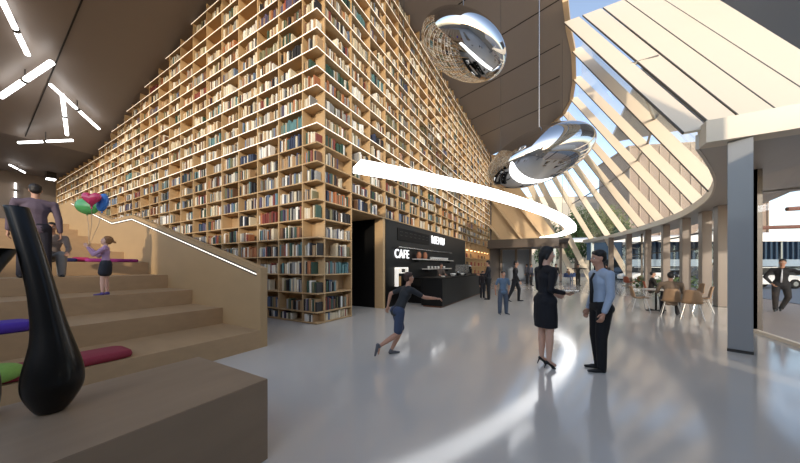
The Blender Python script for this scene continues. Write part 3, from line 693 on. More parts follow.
# ================================================================ OUTSIDE
struct(MB().box((4.05, -30, -.14), (120, 60, -.02)).build('ground', M_pave))
struct(MB().box((-60, 46, -.14), (120, 140, -.02)).build('ground', M_pave))
struct(MB().box((8.6, 3, -.02), (15, 60, 0)).build('road', M_road))
def building(name, label, loc, sx, sy, h, m, rows=0, cols=0, ribs=0, mw=None, rz=0, band=None):
    t_ = thing(name, label, 'building', loc, rz)
    MB().box((0, 0, 0), (sx, sy, h)).build('wall', m, t_)
    MB().box((-.15, -.15, h), (sx+.15, sy+.15, h+.35)).build('roof', m, t_)
    for r in range(rows):
        for c_ in range(cols):
            x = sx*(c_+.5)/cols; z = h*(r+.5)/rows
            MB().box((x-sx/cols*.3, -.05, z-h/rows*.3), (x+sx/cols*.3, 0, z+h/rows*.3)).build('window', mw, t_)
    for k in range(ribs):
        x = sx*k/(ribs-1) if ribs > 1 else 0
        MB().box((x-.07, -.3, 0), (x+.07, 0, h)).build('rib', mw, t_)
    return t_
M_bcream = mat('facade_cream', '#d9cdbd', .7, noise=.05, scale=(.3, .3, .3)); M_btaupe = mat('facade_taupe', '#8c7c70', .7, noise=.08, scale=(.3, .3, .3))
M_bwin = mat('facade_glass', '#6c7f90', .15); M_bblue = mat('facade_blue', '#3b5268', .5); M_bgrey = mat('facade_greyblue', '#8b9cab', .5)
def wp(px, dep, z=0):
    X = (px-400)/274*dep; return (X*cc-dep*ss, X*ss+dep*cc, z)
building('building', 'long cream building behind the trees', wp(505, 70, -.02), 31, 10, 19.0, M_bcream, 3, 9, 0, mat('win_pale', '#b7b2a8', .5), YAW)
building('building', 'tall taupe ribbed building behind the right hand fins', wp(629, 52, -.02), 22, 10, 24, M_btaupe, 0, 0, 14, mat('rib_taupe', '#a59484', .6), YAW-.15)
building('building', 'low pale building beyond the far doorway', wp(505, 58, -.02), 27, 8, 3.6, mat('facade_sun', '#e2d3b6', .7), 0, 0, 0, None, YAW)
bb = building('building', 'dark blue ribbed warehouse across the road', wp(622, 34, 2.4), 44, 6, 2.4, M_bblue, 0, 0, 60, mat('rib_blue', '#24364a', .5), YAW+.05)
MB().box((0, -1.2, -.9), (44, 0, -.05)).build('awning', M_bgrey, bb); MB().box((0, .5, -2.42), (44, 5.5, 0)).build('wall', M_blkm, bb)
for k in range(8): MB().box((1+k*6, -1.0, -2.42), (1.3+k*6, -.7, -.9)).build('pillar', M_bgrey, bb)
MB().box((0, .3, -1.4), (44, .5, -1.0)).build('wall', M_bgrey, bb)
aw = thing('street_canopy', 'long bright white canopy roof across the road', 'canopy', wp(556, 30, 0), YAW)
MB().hexa([(0,0,4.15),(27,0,4.25),(27,3,4.6),(0,3,4.5),(0,0,4.35),(27,0,5.3),(27,3,5.6),(0,3,4.8)]).build('roof_slab', mat('canopy_white', '#f4f2ee', .5), aw)
for k in range(7): MB().box((.5+k*4.3, 1.2, -.02), (.7+k*4.3, 1.4, 4.5)).build('post', M_steel, aw)
# pergola beams outside on the right
pg = thing('pergola', 'reddish brown pergola beams outside under the white sky', 'pergola', (9.6, 15.2, 0))
M_perg = mat('pergola_brown', '#7d5a50', .6)
for k, (a, b) in enumerate((((-1.8, -1.0, 3.45), (14, 3.0, 3.6)), ((-1.8, 1.5, 3.75), (16, 5, 4.2)), ((-2.8, 2.6, 3.2), (12, 8.2, 3.35)))):
    MB().tube([a, b], .09, 6).build('beam', M_perg, pg)
for p in ((1.0, 12, 0), (12.2, 3.4, 0)): MB().tube([p, (p[0], p[1], 4.0)], .1, 8).build('post', M_perg, pg)
def leaves(mbx, c, r, n, sz, rnd):
    for _ in range(n):
        u = Vector((rnd.gauss(0, 1), rnd.gauss(0, 1), rnd.gauss(0, 1))).normalized()*(rnd.random()**.35)
        p = Vector(c)+Vector((u.x*r[0], u.y*r[1], u.z*r[2]))
        a = Vector((rnd.gauss(0, 1), rnd.gauss(0, 1), rnd.gauss(0, 1))).normalized(); b = a.orthogonal().normalized(); s_ = sz*rnd.uniform(.6, 1.3)
        mbx.add([p-a*s_, p+b*s_*.5, p+a*s_, p-b*s_*.5], [(0, 1, 2, 3)])
def tree(label, loc, h, cr, m, seed):
    rnd = random.Random(seed); t_ = thing('tree', label, 'tree', loc, 0, 'trees outside the far facade')
    tr = MB().tube([(0, 0, 0), (.1, 0, h*.35), (0, .1, h*.75)], [.3, .22, .08], 8)
    blobs = []
    for k in range(8):
        a = rnd.uniform(0, 2*PI); c = (math.cos(a)*cr*.55*rnd.random(), math.sin(a)*cr*.55*rnd.random(), h*rnd.uniform(.35, .88)); blobs.append(c)
        tr.tube([(0, 0, h*.3), (c[0]*.6, c[1]*.6, (h*.3+c[2])/2), c], [.12, .08, .03], 6)
    tr.build('trunk', M_bark, t_)
    fl = MB()
    for c in blobs: leaves(fl, c, (cr*.6, cr*.6, h*.22), 420, .24, rnd)
    fl.build('foliage', m, t_)
for i, (px, dep, h, cr, m) in enumerate(((576, 43, 10.0, 3.4, M_leaf), (606, 49, 12.6, 4.0, M_leaf2), (545, 50, 9.5, 3.2, M_leaf), (622, 42, 7.5, 2.2, M_leaf))):
    tree(['middle green tree behind the far fins', 'tallest yellow green tree behind the far fins', 'left green tree partly behind the curved light', 'low green tree at the right of the group'][i], wp(px, dep, -.02), h, cr, m, 50+i)
def car(label, loc, rz, m, s=1):
    t_ = thing('car', label, 'car', loc, rz)
    def prof(pts, w): return [[(x, -w/2, z) for x, z in pts], [(x, w/2, z) for x, z in pts]]
    b_ = MB(); body = [(-2.1, .3), (-2.15, .6), (-2.0, .82), (-1.2, .92), (1.0, .92), (1.9, .78), (2.15, .6), (2.1, .3)]
    b_.loft(prof(body, 1.75)).build('body', m, t_, bevel=.03)
    b_ = MB(); V0 = prof([(-1.75, .9), (-1.15, 1.4), (.45, 1.42), (1.15, .9)], 1.5); b_.loft(V0).build('cabin', mat('car_glass', '#1d2226', .1), t_, bevel=.02)
    MB().loft(prof([(-1.2, 1.38), (-1.1, 1.45), (.4, 1.47), (.5, 1.4)], 1.4)).build('roof', m, t_)
    for x in (-1.35, 1.35):
        for y in (-.85, .85):
            w_ = MB().tube([(x, y-.1, .32), (x, y+.1, .32)], .32, 16).build('wheel', M_blkm, t_); MB().tube([(x, y-.11, .32), (x, y+.11, .32)], .17, 10).build('hub', M_steel, w_)
    for y in (-.6, .6): MB().box((2.08, y-.15, .55), (2.16, y+.15, .7)).build('headlight', M_cup, t_)
    return t_
M_cw = mat('car_white', '#e4e4e2', .2, coat=.5); M_cd = mat('car_dark', '#23272c', .2, coat=.5)
CARS = [('dark car parked behind the farthest brown columns', 630, 31.5, 1), ('white car parked behind the seated person in black', 645, 27, 0), ('dark car parked behind the man in the brown jacket', 695, 27, 1), ('white car on the road beside the walking suited man', 757, 19.5, 0), ('dark car on the road at the right edge', 835, 19.5, 1)]
for lb, px, dep, dk in CARS: car(lb, wp(px, dep, -.02 if dep > 24 else .0), YAW+R.uniform(-.15, .15)+(PI if R.random() < .5 else 0), M_cd if dk else M_cw)
hd = thing('hedge', 'low green hedge outside between the columns', 'hedge', wp(688, 18, -.02), YAW)
h_ = MB(); rnd = random.Random(3)
for k in range(6): leaves(h_, (-3+k*.9, 0, .5), (.6, .4, .45), 220, .09, rnd)
h_.build('foliage', M_leaf, hd); st_ = MB()
for k in range(6): st_.tube([(-3+k*.9, 0, 0), (-3+k*.9, 0, .7)], .03, 5)
st_.build('stems', M_bark, hd)
# ================================================================ CHAIRS AND TABLES
def make_chair(label, m, loc, rz, group=None, name='shell_chair'):
    t_ = thing(name, label, 'chair', loc, rz, group)
    # front is +Y ; seat height .45
    prof = [(.22, .445, .20), (.20, .46, .21), (.1, .452, .225), (0, .44, .23), (-.1, .44, .225), (-.17, .47, .215), (-.205, .54, .205), (-.225, .64, .195), (-.245, .74, .185), (-.262, .82, .16), (-.27, .86, .11)]
    rings = []
    for y, z, w in prof:
        ring = []
        for k in range(9):
            u = -1+2*k/8; back = max(0, (z-.5)/.35)
            ring.append((u*w, y+(.05*u*u if z > .5 else 0), z+(.03*u*u if z < .5 else 0)))
        rings.append(ring)
    V = [p for r in rings for p in r]; F = []
    for i in range(len(rings)-1):
        for j in range(8): F.append((i*9+j, i*9+j+1, i*9+j+10, i*9+j+9))
    s_ = MB().add(V, F).build('shell', m, t_, smooth=True); so = s_.modifiers.new('s', 'SOLIDIFY'); so.thickness = .014; so.offset = 0
    for sx in (-1, 1):
        for y0, y1 in ((.14, .24), (-.12, -.25)):
            MB().tube([(sx*.14, y0, .442), (sx*.24, y1, 0)], .009, 7).build('leg', M_chrome, t_)
        MB().tube([(sx*.15, .15, .43), (sx*.15, -.13, .43)], .008, 6).build('seat_rail', M_chrome, t_)
    return t_
def fp(px, py):
    dep = EYE*274/(py-266); return wp(px, dep, 0)
def table(label, loc, r=.42, h=.74, name='cafe_table'):
    t_ = thing(name, label, 'table', loc)
    MB().lathe([(.02, h-.03), (r-.02, h-.03), (r, h-.015), (r, h-.005), (r-.01, h), (.01, h)], 32).build('tabletop', M_tablew, t_)
    MB().tube([(0, 0, .02), (0, 0, h-.03)], .028, 10).build('pedestal', M_blkm, t_)
    for a in (0, PI/2):
        MB().box((-.3, -.03, 0), (.3, .03, .025)).build('base_bar', M_blkm, t_).rotation_euler = (0, 0, a+.4)
    return t_
# ================================================================ PEOPLE
SKIN = {}
def skin(h): return mat('skin_'+h[1:], h, .55, noise=.05, scale=(12, 12, 12))
def V3(*a): return Vector(a)
def person(label, loc, yaw, H=1.75, lean=(0, .02, 1), aR=None, aL=None, lR=None, lL=None, head=(0, 1, 0), hairstyle='short', hair='#14100e', skinc='#c79a80',
           top='#222222', sleeve='long', bottom='#15161a', legs='trousers', shoes='#0c0c0c', female=False, voxel=.013, group=None, over=None, gap=0, heel=0, z_off=0, ground=True, tie=None, name='person', detail=True, fat=1.0, tie_back=False):
    """pose vectors are in the figure's own frame: x to its right, y to the front, z up. arms: (upper dir, forearm dir, palm normal); legs: (thigh dir, shin dir, foot dir)"""
    aR = aR or ((.12, 0, -1), (.03, .18, -1), (-1, 0, 0)); aL = aL or ((-.12, 0, -1), (-.03, .18, -1), (1, 0, 0))
    lR = lR or ((.03, 0, -1), (0, -.03, -1), (.15, 1, 0)); lL = lL or ((-.03, 0, -1), (0, -.03, -1), (-.15, 1, 0))
    N = lambda v: Vector(v).normalized()
    up = N(lean); f = Vector((0, 1, 0)); f = (f-up*f.dot(up)).normalized(); rt = f.cross(up).normalized()
    P0 = Vector((0, 0, 0)); sw = (.098 if female else .112)*H*fat; hw = .05*H
    neck = P0+up*.285*H; chest = P0+up*.19*H
    hd = N(head); hup = (up*.75+V3(0, 0, 1)*.5); hup = (hup-hd*hup.dot(hd)).normalized(); hr = hd.cross(hup).normalized()
    hc = neck+hup*.105*H+up*.005*H+hd*.012*H
    J = {}
    for s, a, nm in ((1, aR, 'R'), (-1, aL, 'L')):
        sh = P0+up*.262*H+rt*s*sw; u, fo = N(a[0]), N(a[1])
        el = sh+u*.165*H; wr = el+fo*.145*H; J[nm] = (sh, el, wr, fo, N(a[2]) if len(a) > 2 else V3(-s, 0, 0))
    Lg = {}; foot_h = .038*H
    for s, l, nm in ((1, lR, 'R'), (-1, lL, 'L')):
        hp = P0+V3(s*hw, 0, -.005*H); kn = hp+N(l[0])*.24*H; an = kn+N(l[1])*.245*H; fd = N(l[2] if len(l) > 2 else (0, 1, 0)); Lg[nm] = (hp, kn, an, fd)
    # drop so that the lower foot stands on the ground
    def lowest(nm):
        hp, kn, an, fd = Lg[nm]; toe = an+fd*.11*H
        return min(an.z-foot_h-heel, toe.z-foot_h*.7)
    low = min(lowest('R'), lowest('L'))
    O = V3(0, 0, -low+z_off)
    root = thing(name, label, 'person', loc, yaw, group)
    b = MB()
    T = lambda v: v+O
    g = .0
    def torso(mb, e=0, lowc=True):
        if lowc: mb.caps(T(P0-rt*hw*.85), T(P0+rt*hw*.85), (.058 if not female else .062)*H*fat+e, (.058 if not female else .062)*H*fat+e, .95)
        mb.caps(T(P0+up*.02*H), T(P0+up*.12*H), (.072 if not female else .068)*H*fat+e, (.066 if not female else .056)*H*fat+e, .72, rt)
        mb.caps(T(P0+up*.12*H), T(P0+up*.2*H), (.066 if not female else .056)*H*fat+e, (.085 if not female else .074)*H*fat+e, .68, rt)
        mb.caps(T(P0+up*.2*H), T(P0+up*.235*H), (.088 if not female else .076)*H*fat+e, (.072 if not female else .066)*H*fat+e, .66, rt)
        for s in (-1, 1): mb.caps(T(P0+up*.262*H+rt*s*.03*H), T(P0+up*.252*H+rt*s*sw*.85), .036*H+e, .029*H+e)
        mb.caps(T(P0+up*.262*H-rt*.03*H), T(P0+up*.285*H+rt*.0), .045*H+e, .03*H+e, .8, rt)
        if female:
            for s in (-1, 1): mb.ell(T(P0+up*.205*H+rt*s*.036*H+f*.042*H), (.03*H+e*.6,)*3)
        for s in ((-1, 1) if lowc else ()): mb.ell(T(P0+rt*s*hw*.8-f*.022*H-up*.012*H), (.041*H+e,)*3)
    torso(b)
    b.caps(T(neck-up*.02*H), T(hc-hup*.03*H), .031*H, .029*H)
    head_s = H if H > 1.5 else H*(1+.28*(1.5-H)/.5)
    def hp_(x, y, z): return T(hc+(hr*x+hd*y+hup*z)*head_s)
    rotm = Matrix((hr, hd, hup)).transposed()
    er = lambda x, y, z: (x*head_s, y*head_s, z*head_s)
    b.ell(hp_(0, -.006, .012), er(.0415, .052, .05), 18, 12, rotm); b.ell(hp_(0, .012, -.02), er(.034, .037, .043), 16, 10, rotm); b.ell(hp_(0, .03, -.048), er(.017, .017, .014), 12, 8, rotm)
    if detail:
        b.caps(hp_(0, .047, .008), hp_(0, .055, -.014), .0045*head_s, .0075*head_s)
        for s in (-1, 1): b.ell(hp_(s*.041, -.002, -.004), er(.006, .011, .017), 10, 8, rotm)
        for s in (-1, 1): b.ell(hp_(s*.017, .038, -.018), er(.013, .012, .012), 10, 8, rotm)
    for nm, s in (('R', 1), ('L', -1)):
        sh, el, wr, fo, pn = J[nm]
        b.caps(T(sh), T(el), (.029 if not female else .024)*H, .021*H); b.caps(T(el), T(el.lerp(wr, .35)), .021*H, .021*H); b.caps(T(el.lerp(wr, .35)), T(wr), .021*H, .0135*H)
        pn = (pn-fo*pn.dot(fo)).normalized(); sd = fo.cross(pn).normalized()
        b.caps(T(wr), T(wr+fo*.045*H), .014*H, .021*H, .5, sd)
        hp, kn, an, fd = Lg[nm]
        b.caps(T(hp), T(kn), .048*H*fat, .031*H); b.ell(T(kn), (.031*H,)*3); b.caps(T(kn), T(kn.lerp(an, .35)), .029*H, .031*H); b.caps(T(kn.lerp(an, .35)), T(an), .031*H, .018*H)
        b.caps(T(an+V3(0, 0, -.012*H)), T(an+fd*.055*H-V3(0, 0, .024*H)), .014*H if not heel else .017*H, .011*H if not heel else .014*H)
    # fingers, eyes, lips
    ex = MB()
    for nm, s in (('R', 1), ('L', -1)):
        sh, el, wr, fo, pn = J[nm]; pn = (pn-fo*pn.dot(fo)).normalized(); sd = fo.cross(pn).normalized()
        thumb_side = 1 if sd.dot(f) > 0 or abs(sd.dot(f)) < .1 else -1
        k0 = wr+fo*.048*H
        for i, (off, ln) in enumerate(((-.015, .036), (-.005, .043), (.005, .046), (.015, .041))):
            o_ = off*thumb_side; b0 = k0+sd*o_*H*1.0; c1 = .35; d1 = (fo*math.cos(c1)+pn*math.sin(c1)); d2 = (fo*math.cos(c1*2.6)+pn*math.sin(c1*2.6))
            L_ = ln*H; p = [b0-fo*.012*H, b0, b0+d1*L_*.45, b0+d1*L_*.45+d2*L_*.35, b0+d1*L_*.45+d2*L_*.55]
            ex.tube([T(q) for q in p], [.0045*H, .0052*H, .005*H, .0044*H, .002*H], 7)
        tb = wr+fo*.012*H+sd*thumb_side*.012*H; td = (fo*.75+sd*thumb_side*.6+pn*.25).normalized(); t2 = (fo*.95+sd*thumb_side*.2+pn*.35).normalized()
        ex.tube([T(q) for q in (tb, tb+td*.02*H, tb+td*.02*H+t2*.016*H, tb+td*.02*H+t2*.024*H)], [.007*H, .0062*H, .0055*H, .002*H], 7)
    if detail:
        for s in (-1, 1):
            ex.ell(hp_(s*.0175, .0415, .002), er(.0085, .006, .0055), 10, 8, rotm, mi=1)
            ex.ell(hp_(s*.0175, .0462, .002), er(.0042, .0025, .0042), 8, 6, rotm, mi=2)
            ex.caps(hp_(s*.009, .0475, .015), hp_(s*.027, .042, .0145), .0022*head_s, .0016*head_s, mi=2)
        ex.ell(hp_(0, .0475, -.030), er(.013, .0045, .0042), 10, 6, rotm, mi=3)
    body = blob('body', b, voxel, [skin(skinc), mat('eye_white', '#e6e2dc', .3), mat('eye_dark', '#17100c', .3), mat('lips', '#9c5a50', .5)], root, 3, .5, ex)
    # clothes
    e = .008*H if H > 1.3 else .010*H
    vx = voxel*1.1
    tm = mat('cloth_'+top[1:], top, .8, noise=.08, scale=(20, 20, 20), bump=.1); bmт = mat('cloth_'+bottom[1:], bottom, .8, noise=.08, scale=(20, 20, 20), bump=.1)
    if legs == 'dress':
        c_ = MB(); torso(c_, e*.8)
        kz = .225*H
        hipc = P0; kc = (Lg['R'][1]+Lg['L'][1])/2
        rings = []
        for t, rx, ry in ((-.25, .074, .058), (-.05, .092, .07), (.12, .102, .082), (.3, .102, .084), (.6, .1, .088), (.90, .096, .084), (.92, .08, .07)):
            q = hipc.lerp(kc, t); rings.append([T(q+rt*math.cos(k*2*PI/20)*rx*H+f*math.sin(k*2*PI/20)*ry*H) for k in range(20)])
        c_.loft(rings)
        for nm in 'RL':
            sh, el, wr, fo, pn = J[nm]; c_.caps(T(sh), T(el), .028*H, .024*H); c_.caps(T(el), T(el.lerp(wr, .88)), .024*H, .018*H)
        blob('dress', c_, vx, tm, root, 4)
    else:
        c_ = MB(); torso(c_, e, False)
        if sleeve != 'long' or over == 'jacket' or top in ('#5a4c58', '#b48fae', '#1a1719'):
            c_.caps(T(P0-rt*hw*.62-up*.015*H), T(P0+rt*hw*.62-up*.015*H), .062*H*fat+e, .062*H*fat+e, .95)
        for nm in 'RL':
            sh, el, wr, fo, pn = J[nm]
            c_.caps(T(sh), T(el if sleeve == 'long' else sh.lerp(el, .72)), .029*H+e*.6, .022*H+e*.8)
            if sleeve == 'long': c_.caps(T(el), T(el.lerp(wr, .9)), .024*H+e*.7, .0165*H+e*.7)
        if over == 'jacket':
            for s in (-1, 1): c_.caps(T(P0+up*.02*H+rt*s*.03*H), T(P0-up*.05*H+rt*s*.035*H), .062*H+e, .06*H+e, .85)
        shirt = blob('jacket' if over == 'jacket' else ('shirt' if sleeve == 'long' else 't_shirt'), c_, vx, tm, root, 5)
        t_ = MB()
        t_.caps(T(P0-rt*hw*.6), T(P0+rt*hw*.6), .06*H*fat+e*.6, .06*H*fat+e*.6, .92); t_.caps(T(P0+up*.0*H), T(P0+up*.035*H), .074*H*fat+e*.8, .07*H*fat+e*.8, .74, rt)
        for s in (-1, 1): t_.ell(T(P0+rt*s*hw*.8-f*.022*H-up*.014*H), (.048*H+e*.6,)*3)
        for nm in 'RL':
            hp, kn, an, fd = Lg[nm]; w = 1.25 if legs == 'loose' else 1
            if legs == 'shorts': t_.caps(T(hp), T(hp.lerp(kn, .86)), .05*H*fat+e, .042*H+e)
            elif legs == 'skirt': t_.caps(T(hp), T(hp.lerp(kn, .6)), .056*H+e, .06*H+e)
            else:
                t_.caps(T(hp), T(kn), (.05*H*fat+e), (.035*H+e)*w); t_.caps(T(kn), T(an-V3(0, 0, .004*H)), (.034*H+e)*w, (.024*H+e)*w)
        if legs == 'skirt':
            kc = (Lg['R'][1]+Lg['L'][1])/2; t_.caps(T(P0), T(P0.lerp(kc, .5)), .09*H, .1*H, .85, rt)
        blob({'shorts': 'shorts', 'skirt': 'skirt'}.get(legs, 'trousers'), t_, vx, bmт, root, 4)
    if tie:
        t_ = MB(); n0 = P0+up*.272*H+f*.052*H; pts = [n0, P0+up*.22*H+f*.078*H, P0+up*.12*H+f*.072*H, P0+up*.03*H+f*.075*H]
        t_.tube([T(q) for q in pts], [.008*H, .01*H, .014*H, .012*H], 6); t_.build('tie', mat('tie_'+tie[1:], tie, .5), root, smooth=True)
    # shoes
    for nm in 'RL':
        hp, kn, an, fd = Lg[nm]; s_ = MB(); shn = N(kn-an); fu = (shn-fd*shn.dot(fd)).normalized()
        dn = -fu
        hl = an+dn*(.022*H)-fd*.012*H; toe = an+fd*.098*H+dn*(.028*H+heel*.85)
        if heel:
            s_.caps(T(an-fd*.01*H+dn*.018*H), T(an+fd*.055*H+dn*(.02*H+heel*.6)), .017*H, .015*H, .8); s_.caps(T(an+fd*.055*H+dn*(.024*H+heel*.7)), T(toe), .016*H, .009*H, .7)
            s_.caps(T(an-fd*.016*H+dn*.03*H), T(an-fd*.018*H+dn*(.036*H+heel)), .006*H, .004*H)
            blob('high_heel_shoe', s_, min(.008, voxel), mat('shoe_'+shoes[1:], shoes, .3), root, 1)
        else:
            s_.caps(T(hl), T(an+fd*.05*H+dn*.023*H), .021*H, .02*H, .85); s_.caps(T(an+fd*.04*H+dn*.024*H), T(toe), .02*H, .0135*H, .8); s_.caps(T(an), T(hl), .022*H, .021*H)
            blob('shoe', s_, min(.012, voxel), mat('shoe_'+shoes[1:], shoes, .4), root, 1)
    # hair
    h_ = MB()
    if hairstyle in ('short', 'long', 'tail', 'child'):
        h_.ell(hp_(0, -.012, .026), er(.046, .053, .046), 18, 12, rotm); h_.ell(hp_(0, -.026, .002), er(.042, .036, .05 if hairstyle != 'short' else .044), 16, 10, rotm)
        h_.caps(hp_(-.02, .016, .046), hp_(.02, .016, .046), .018*head_s, .018*head_s)
        if hairstyle == 'tail':
            for s in (-1, 1): h_.caps(hp_(s*.036, .006, .02), hp_(s*.034, -.016, -.04), .014*head_s, .012*head_s)
            h_.caps(hp_(0, -.045, .0), hp_(0, -.05, -.075), .028*head_s, .017*head_s); h_.caps(hp_(0, -.05, -.07), hp_(0, -.05, -.14), .017*head_s, .008*head_s)
        if hairstyle == 'child':
            for s in (-1, 1): h_.caps(hp_(s*.036, .0, .02), hp_(s*.034, -.016, -.03), .016*head_s, .014*head_s)
            h_.caps(hp_(0, -.05, .02), hp_(0, -.085, .0), .012*head_s, .016*head_s)
        if hairstyle == 'long':
            for s in (-1, 1): h_.caps(hp_(s*.034, -.01, .02), hp_(s*.034, -.02, -.08), .018*head_s, .016*head_s)
    blob('hair', h_, min(.010, voxel), mat('hair_'+hair[1:], hair, .55, noise=.3, scale=(60, 60, 10), bump=.3), root, 2)
    root['_h'] = 0; del root['_h']
    return root, O, J
def hb_loc(px, py, z=0, t=None):
    if t is None: t = (EYE-z)*274/(py-266)
    return wp(px, t, z)
# man in blue shirt
person('man in a light blue shirt, black tie and black trousers facing the woman in black', hb_loc(601, 370), camyaw(-1, .12), 1.80, lean=(0, .0, 1),
       aR=((.1, -.08, -1), (.02, .32, -1), (-1, .2, 0)), aL=((-.1, .02, -1), (0, .35, -1), (1, .1, 0)), lR=((.0, .06, -1), (0, -.10, -1), (.1, 1, 0)), lL=((-.02, .12, -1), (0, -.02, -1), (0, 1, 0)),
       head=(0, 1, -.1), top='#a3b2c6', bottom='#0b0b10', skinc='#c39278', hair='#0d0a09', voxel=.009, tie='#0b0b10')
# woman in black
person('woman in a short black dress and black high heels with her back half turned', hb_loc(545, 366.5), camyaw(1, .15), 1.80, lean=(0, .0, 1), female=True, legs='dress', top='#0d0e16', heel=.06,
       aR=((.03, -.15, -1), (-.08, 1, -.22), (-.3, 0, 1)), aL=((-.05, .1, -1), (.15, .9, -.35), (1, 0, 0)), lR=((.02, .02, -1), (0, -.04, -1), (.05, 1, -.35)), lL=((-.02, .05, -1), (0, -.02, -1), (-.05, 1, -.35)),
       head=(.35, 1, -.08), hairstyle='tail', hair='#0a0808', skinc='#d3a78f', shoes='#0b0b0d', voxel=.009)
# running boy
person('boy in a dark t-shirt and denim shorts running with one arm stretched forward', hb_loc(398, 354.5), camyaw(.93, .40), 1.55, lean=(0, .5, 1),
       aR=((.25, .9, -.55), (.05, 1, -.12), (0, 0, -1)), aL=((-.45, -.75, -.35), (-.1, -.2, -1), (1, 0, 0)), lR=((.02, -.1, -1), (0, -.75, -.4), (0, -.2, -1)), lL=((-.02, .25, -1), (0, -.55, -1), (0, 1, -.05)),
       head=(0, 1, .05), top='#26282a', sleeve='short', bottom='#37425a', legs='shorts', skinc='#b98a70', hair='#3a2418', shoes='#5a5a5e', voxel=.009)
# standing boy
person('boy in a blue t-shirt and loose jeans standing with hands behind him', hb_loc(503, 314), camyaw(.1, -1), 1.40,
       aR=((.35, -.25, -1), (-.1, -.2, -1), (-1, 0, 0)), aL=((-.35, -.2, -1), (.1, -.2, -1), (1, 0, 0)), lR=((.10, 0, -1), (.02, 0, -1), (.3, 1, 0)), lL=((-.10, 0, -1), (-.02, 0, -1), (-.3, 1, 0)),
       top='#54687e', sleeve='short', bottom='#454e5c', legs='loose', skinc='#b08066', hair='#17110e', shoes='#3a3a40', voxel=.011)
# walking man
person('man in black walking past behind the boy in blue', hb_loc(515, 301.5), camyaw(.85, -.5), 1.80, lean=(0, .05, 1),
       aR=((.15, .25, -1), (.05, .5, -1), (-1, 0, 0)), aL=((-.2, -.35, -1), (-.1, -.05, -1), (1, 0, 0)), lR=((.02, -.25, -1), (0, -.45, -1), (.1, 1, -.3)), lL=((-.02, .38, -1), (0, -.05, -1), (0, 1, .1)),
       top='#1a1719', bottom='#131218', skinc='#b98a70', hair='#120d0b', voxel=.013)
person('person in black standing at the far end of the cafe counter', hb_loc(488.5, 299.5), camyaw(-.9, .4), 1.82, aR=((.1, .3, -1), (0, 1, -.1), (-1, 0, 0)), aL=((-.1, .3, -1), (0, 1, 0), (1, 0, 0)),
       top='#14141c', bottom='#101014', skinc='#b98a70', hair='#120d0b', voxel=.014)
person('barista in dark clothes bending over behind the counter', (-5.05, 12.75, 0), camyaw(.6, -.7), 1.72, lean=(0, .3, 1), aR=((.1, .5, -1), (-.1, 1, -.2), (0, 0, -1)), aL=((-.1, .5, -1), (.1, 1, -.2), (0, 0, -1)),
       top='#5a4d44', sleeve='short', bottom='#1c1a1a', skinc='#b98a70', hair='#1d1410', voxel=.014)
person('small child in dark clothes by the far end of the counter', wp(482.5, 13.2), camyaw(.2, -1), 1.30, top='#20181c', bottom='#1a1a20', voxel=.014, skinc='#b98a70')
# far people
person('distant walker in black directly behind the woman in the dress', hb_loc(556, 284.5), camyaw(.1, -1), 1.76, lR=((.05, .3, -1), (0, -.1, -1), (.1, 1, 0)), lL=((-.05, -.2, -1), (0, -.35, -1), (0, 1, -.2)), aR=((.25, .2, -1), (0, .5, -1)), top='#201a1c', bottom='#2a2a30', voxel=.02, skinc='#c39278', detail=False)
person('distant person in black holding both elbows out', hb_loc(578, 285.5), camyaw(0, -1), 1.72, aR=((1, .1, -.15), (.3, .9, .0), (0, 0, -1)), aL=((-1, .1, -.15), (-.3, .9, 0), (0, 0, -1)), top='#15130f', bottom='#15130f', voxel=.02, skinc='#a07a64', detail=False)
person('distant person in grey and black left of the woman in the dress', hb_loc(531, 285.5), camyaw(.6, -.8), 1.74, top='#4a4c58', bottom='#17171b', voxel=.02, skinc='#a07a64', detail=False, lR=((.05, .2, -1), (0, -.1, -1), (.1, 1, 0)))
person('distant person in dark grey between the walking man and the doorway', hb_loc(527, 283.5), camyaw(-.6, .8), 1.76, top='#34343e', bottom='#202026', voxel=.02, skinc='#a07a64', detail=False)
person('grey dressed man standing outside the glass near the big column', hb_loc(713, 289.5), camyaw(-.2, 1), 1.78, top='#4f4c50', bottom='#4a4850', voxel=.016, skinc='#7a6458', detail=False)
person('man in a black suit walking outside with his arm stretched to the right', hb_loc(781, 311.5), camyaw(-1.25, -.9), 1.82, lean=(-.05, .05, 1), aL=((-.9, .35, -.55), (-.75, .5, -.55), (0, 0, -1)), aR=((.55, .1, -1), (-.5, .2, -.8), (-1, 0, 0)),
       lR=((.05, .3, -1), (0, -.12, -1), (.1, 1, 0)), lL=((-.12, -.12, -1), (.35, -.35, -1), (0, 1, -.2)), top='#15161c', bottom='#13141a', over='jacket', skinc='#a87d66', hair='#0f0c0b', voxel=.012, tie='#b9bcc4')
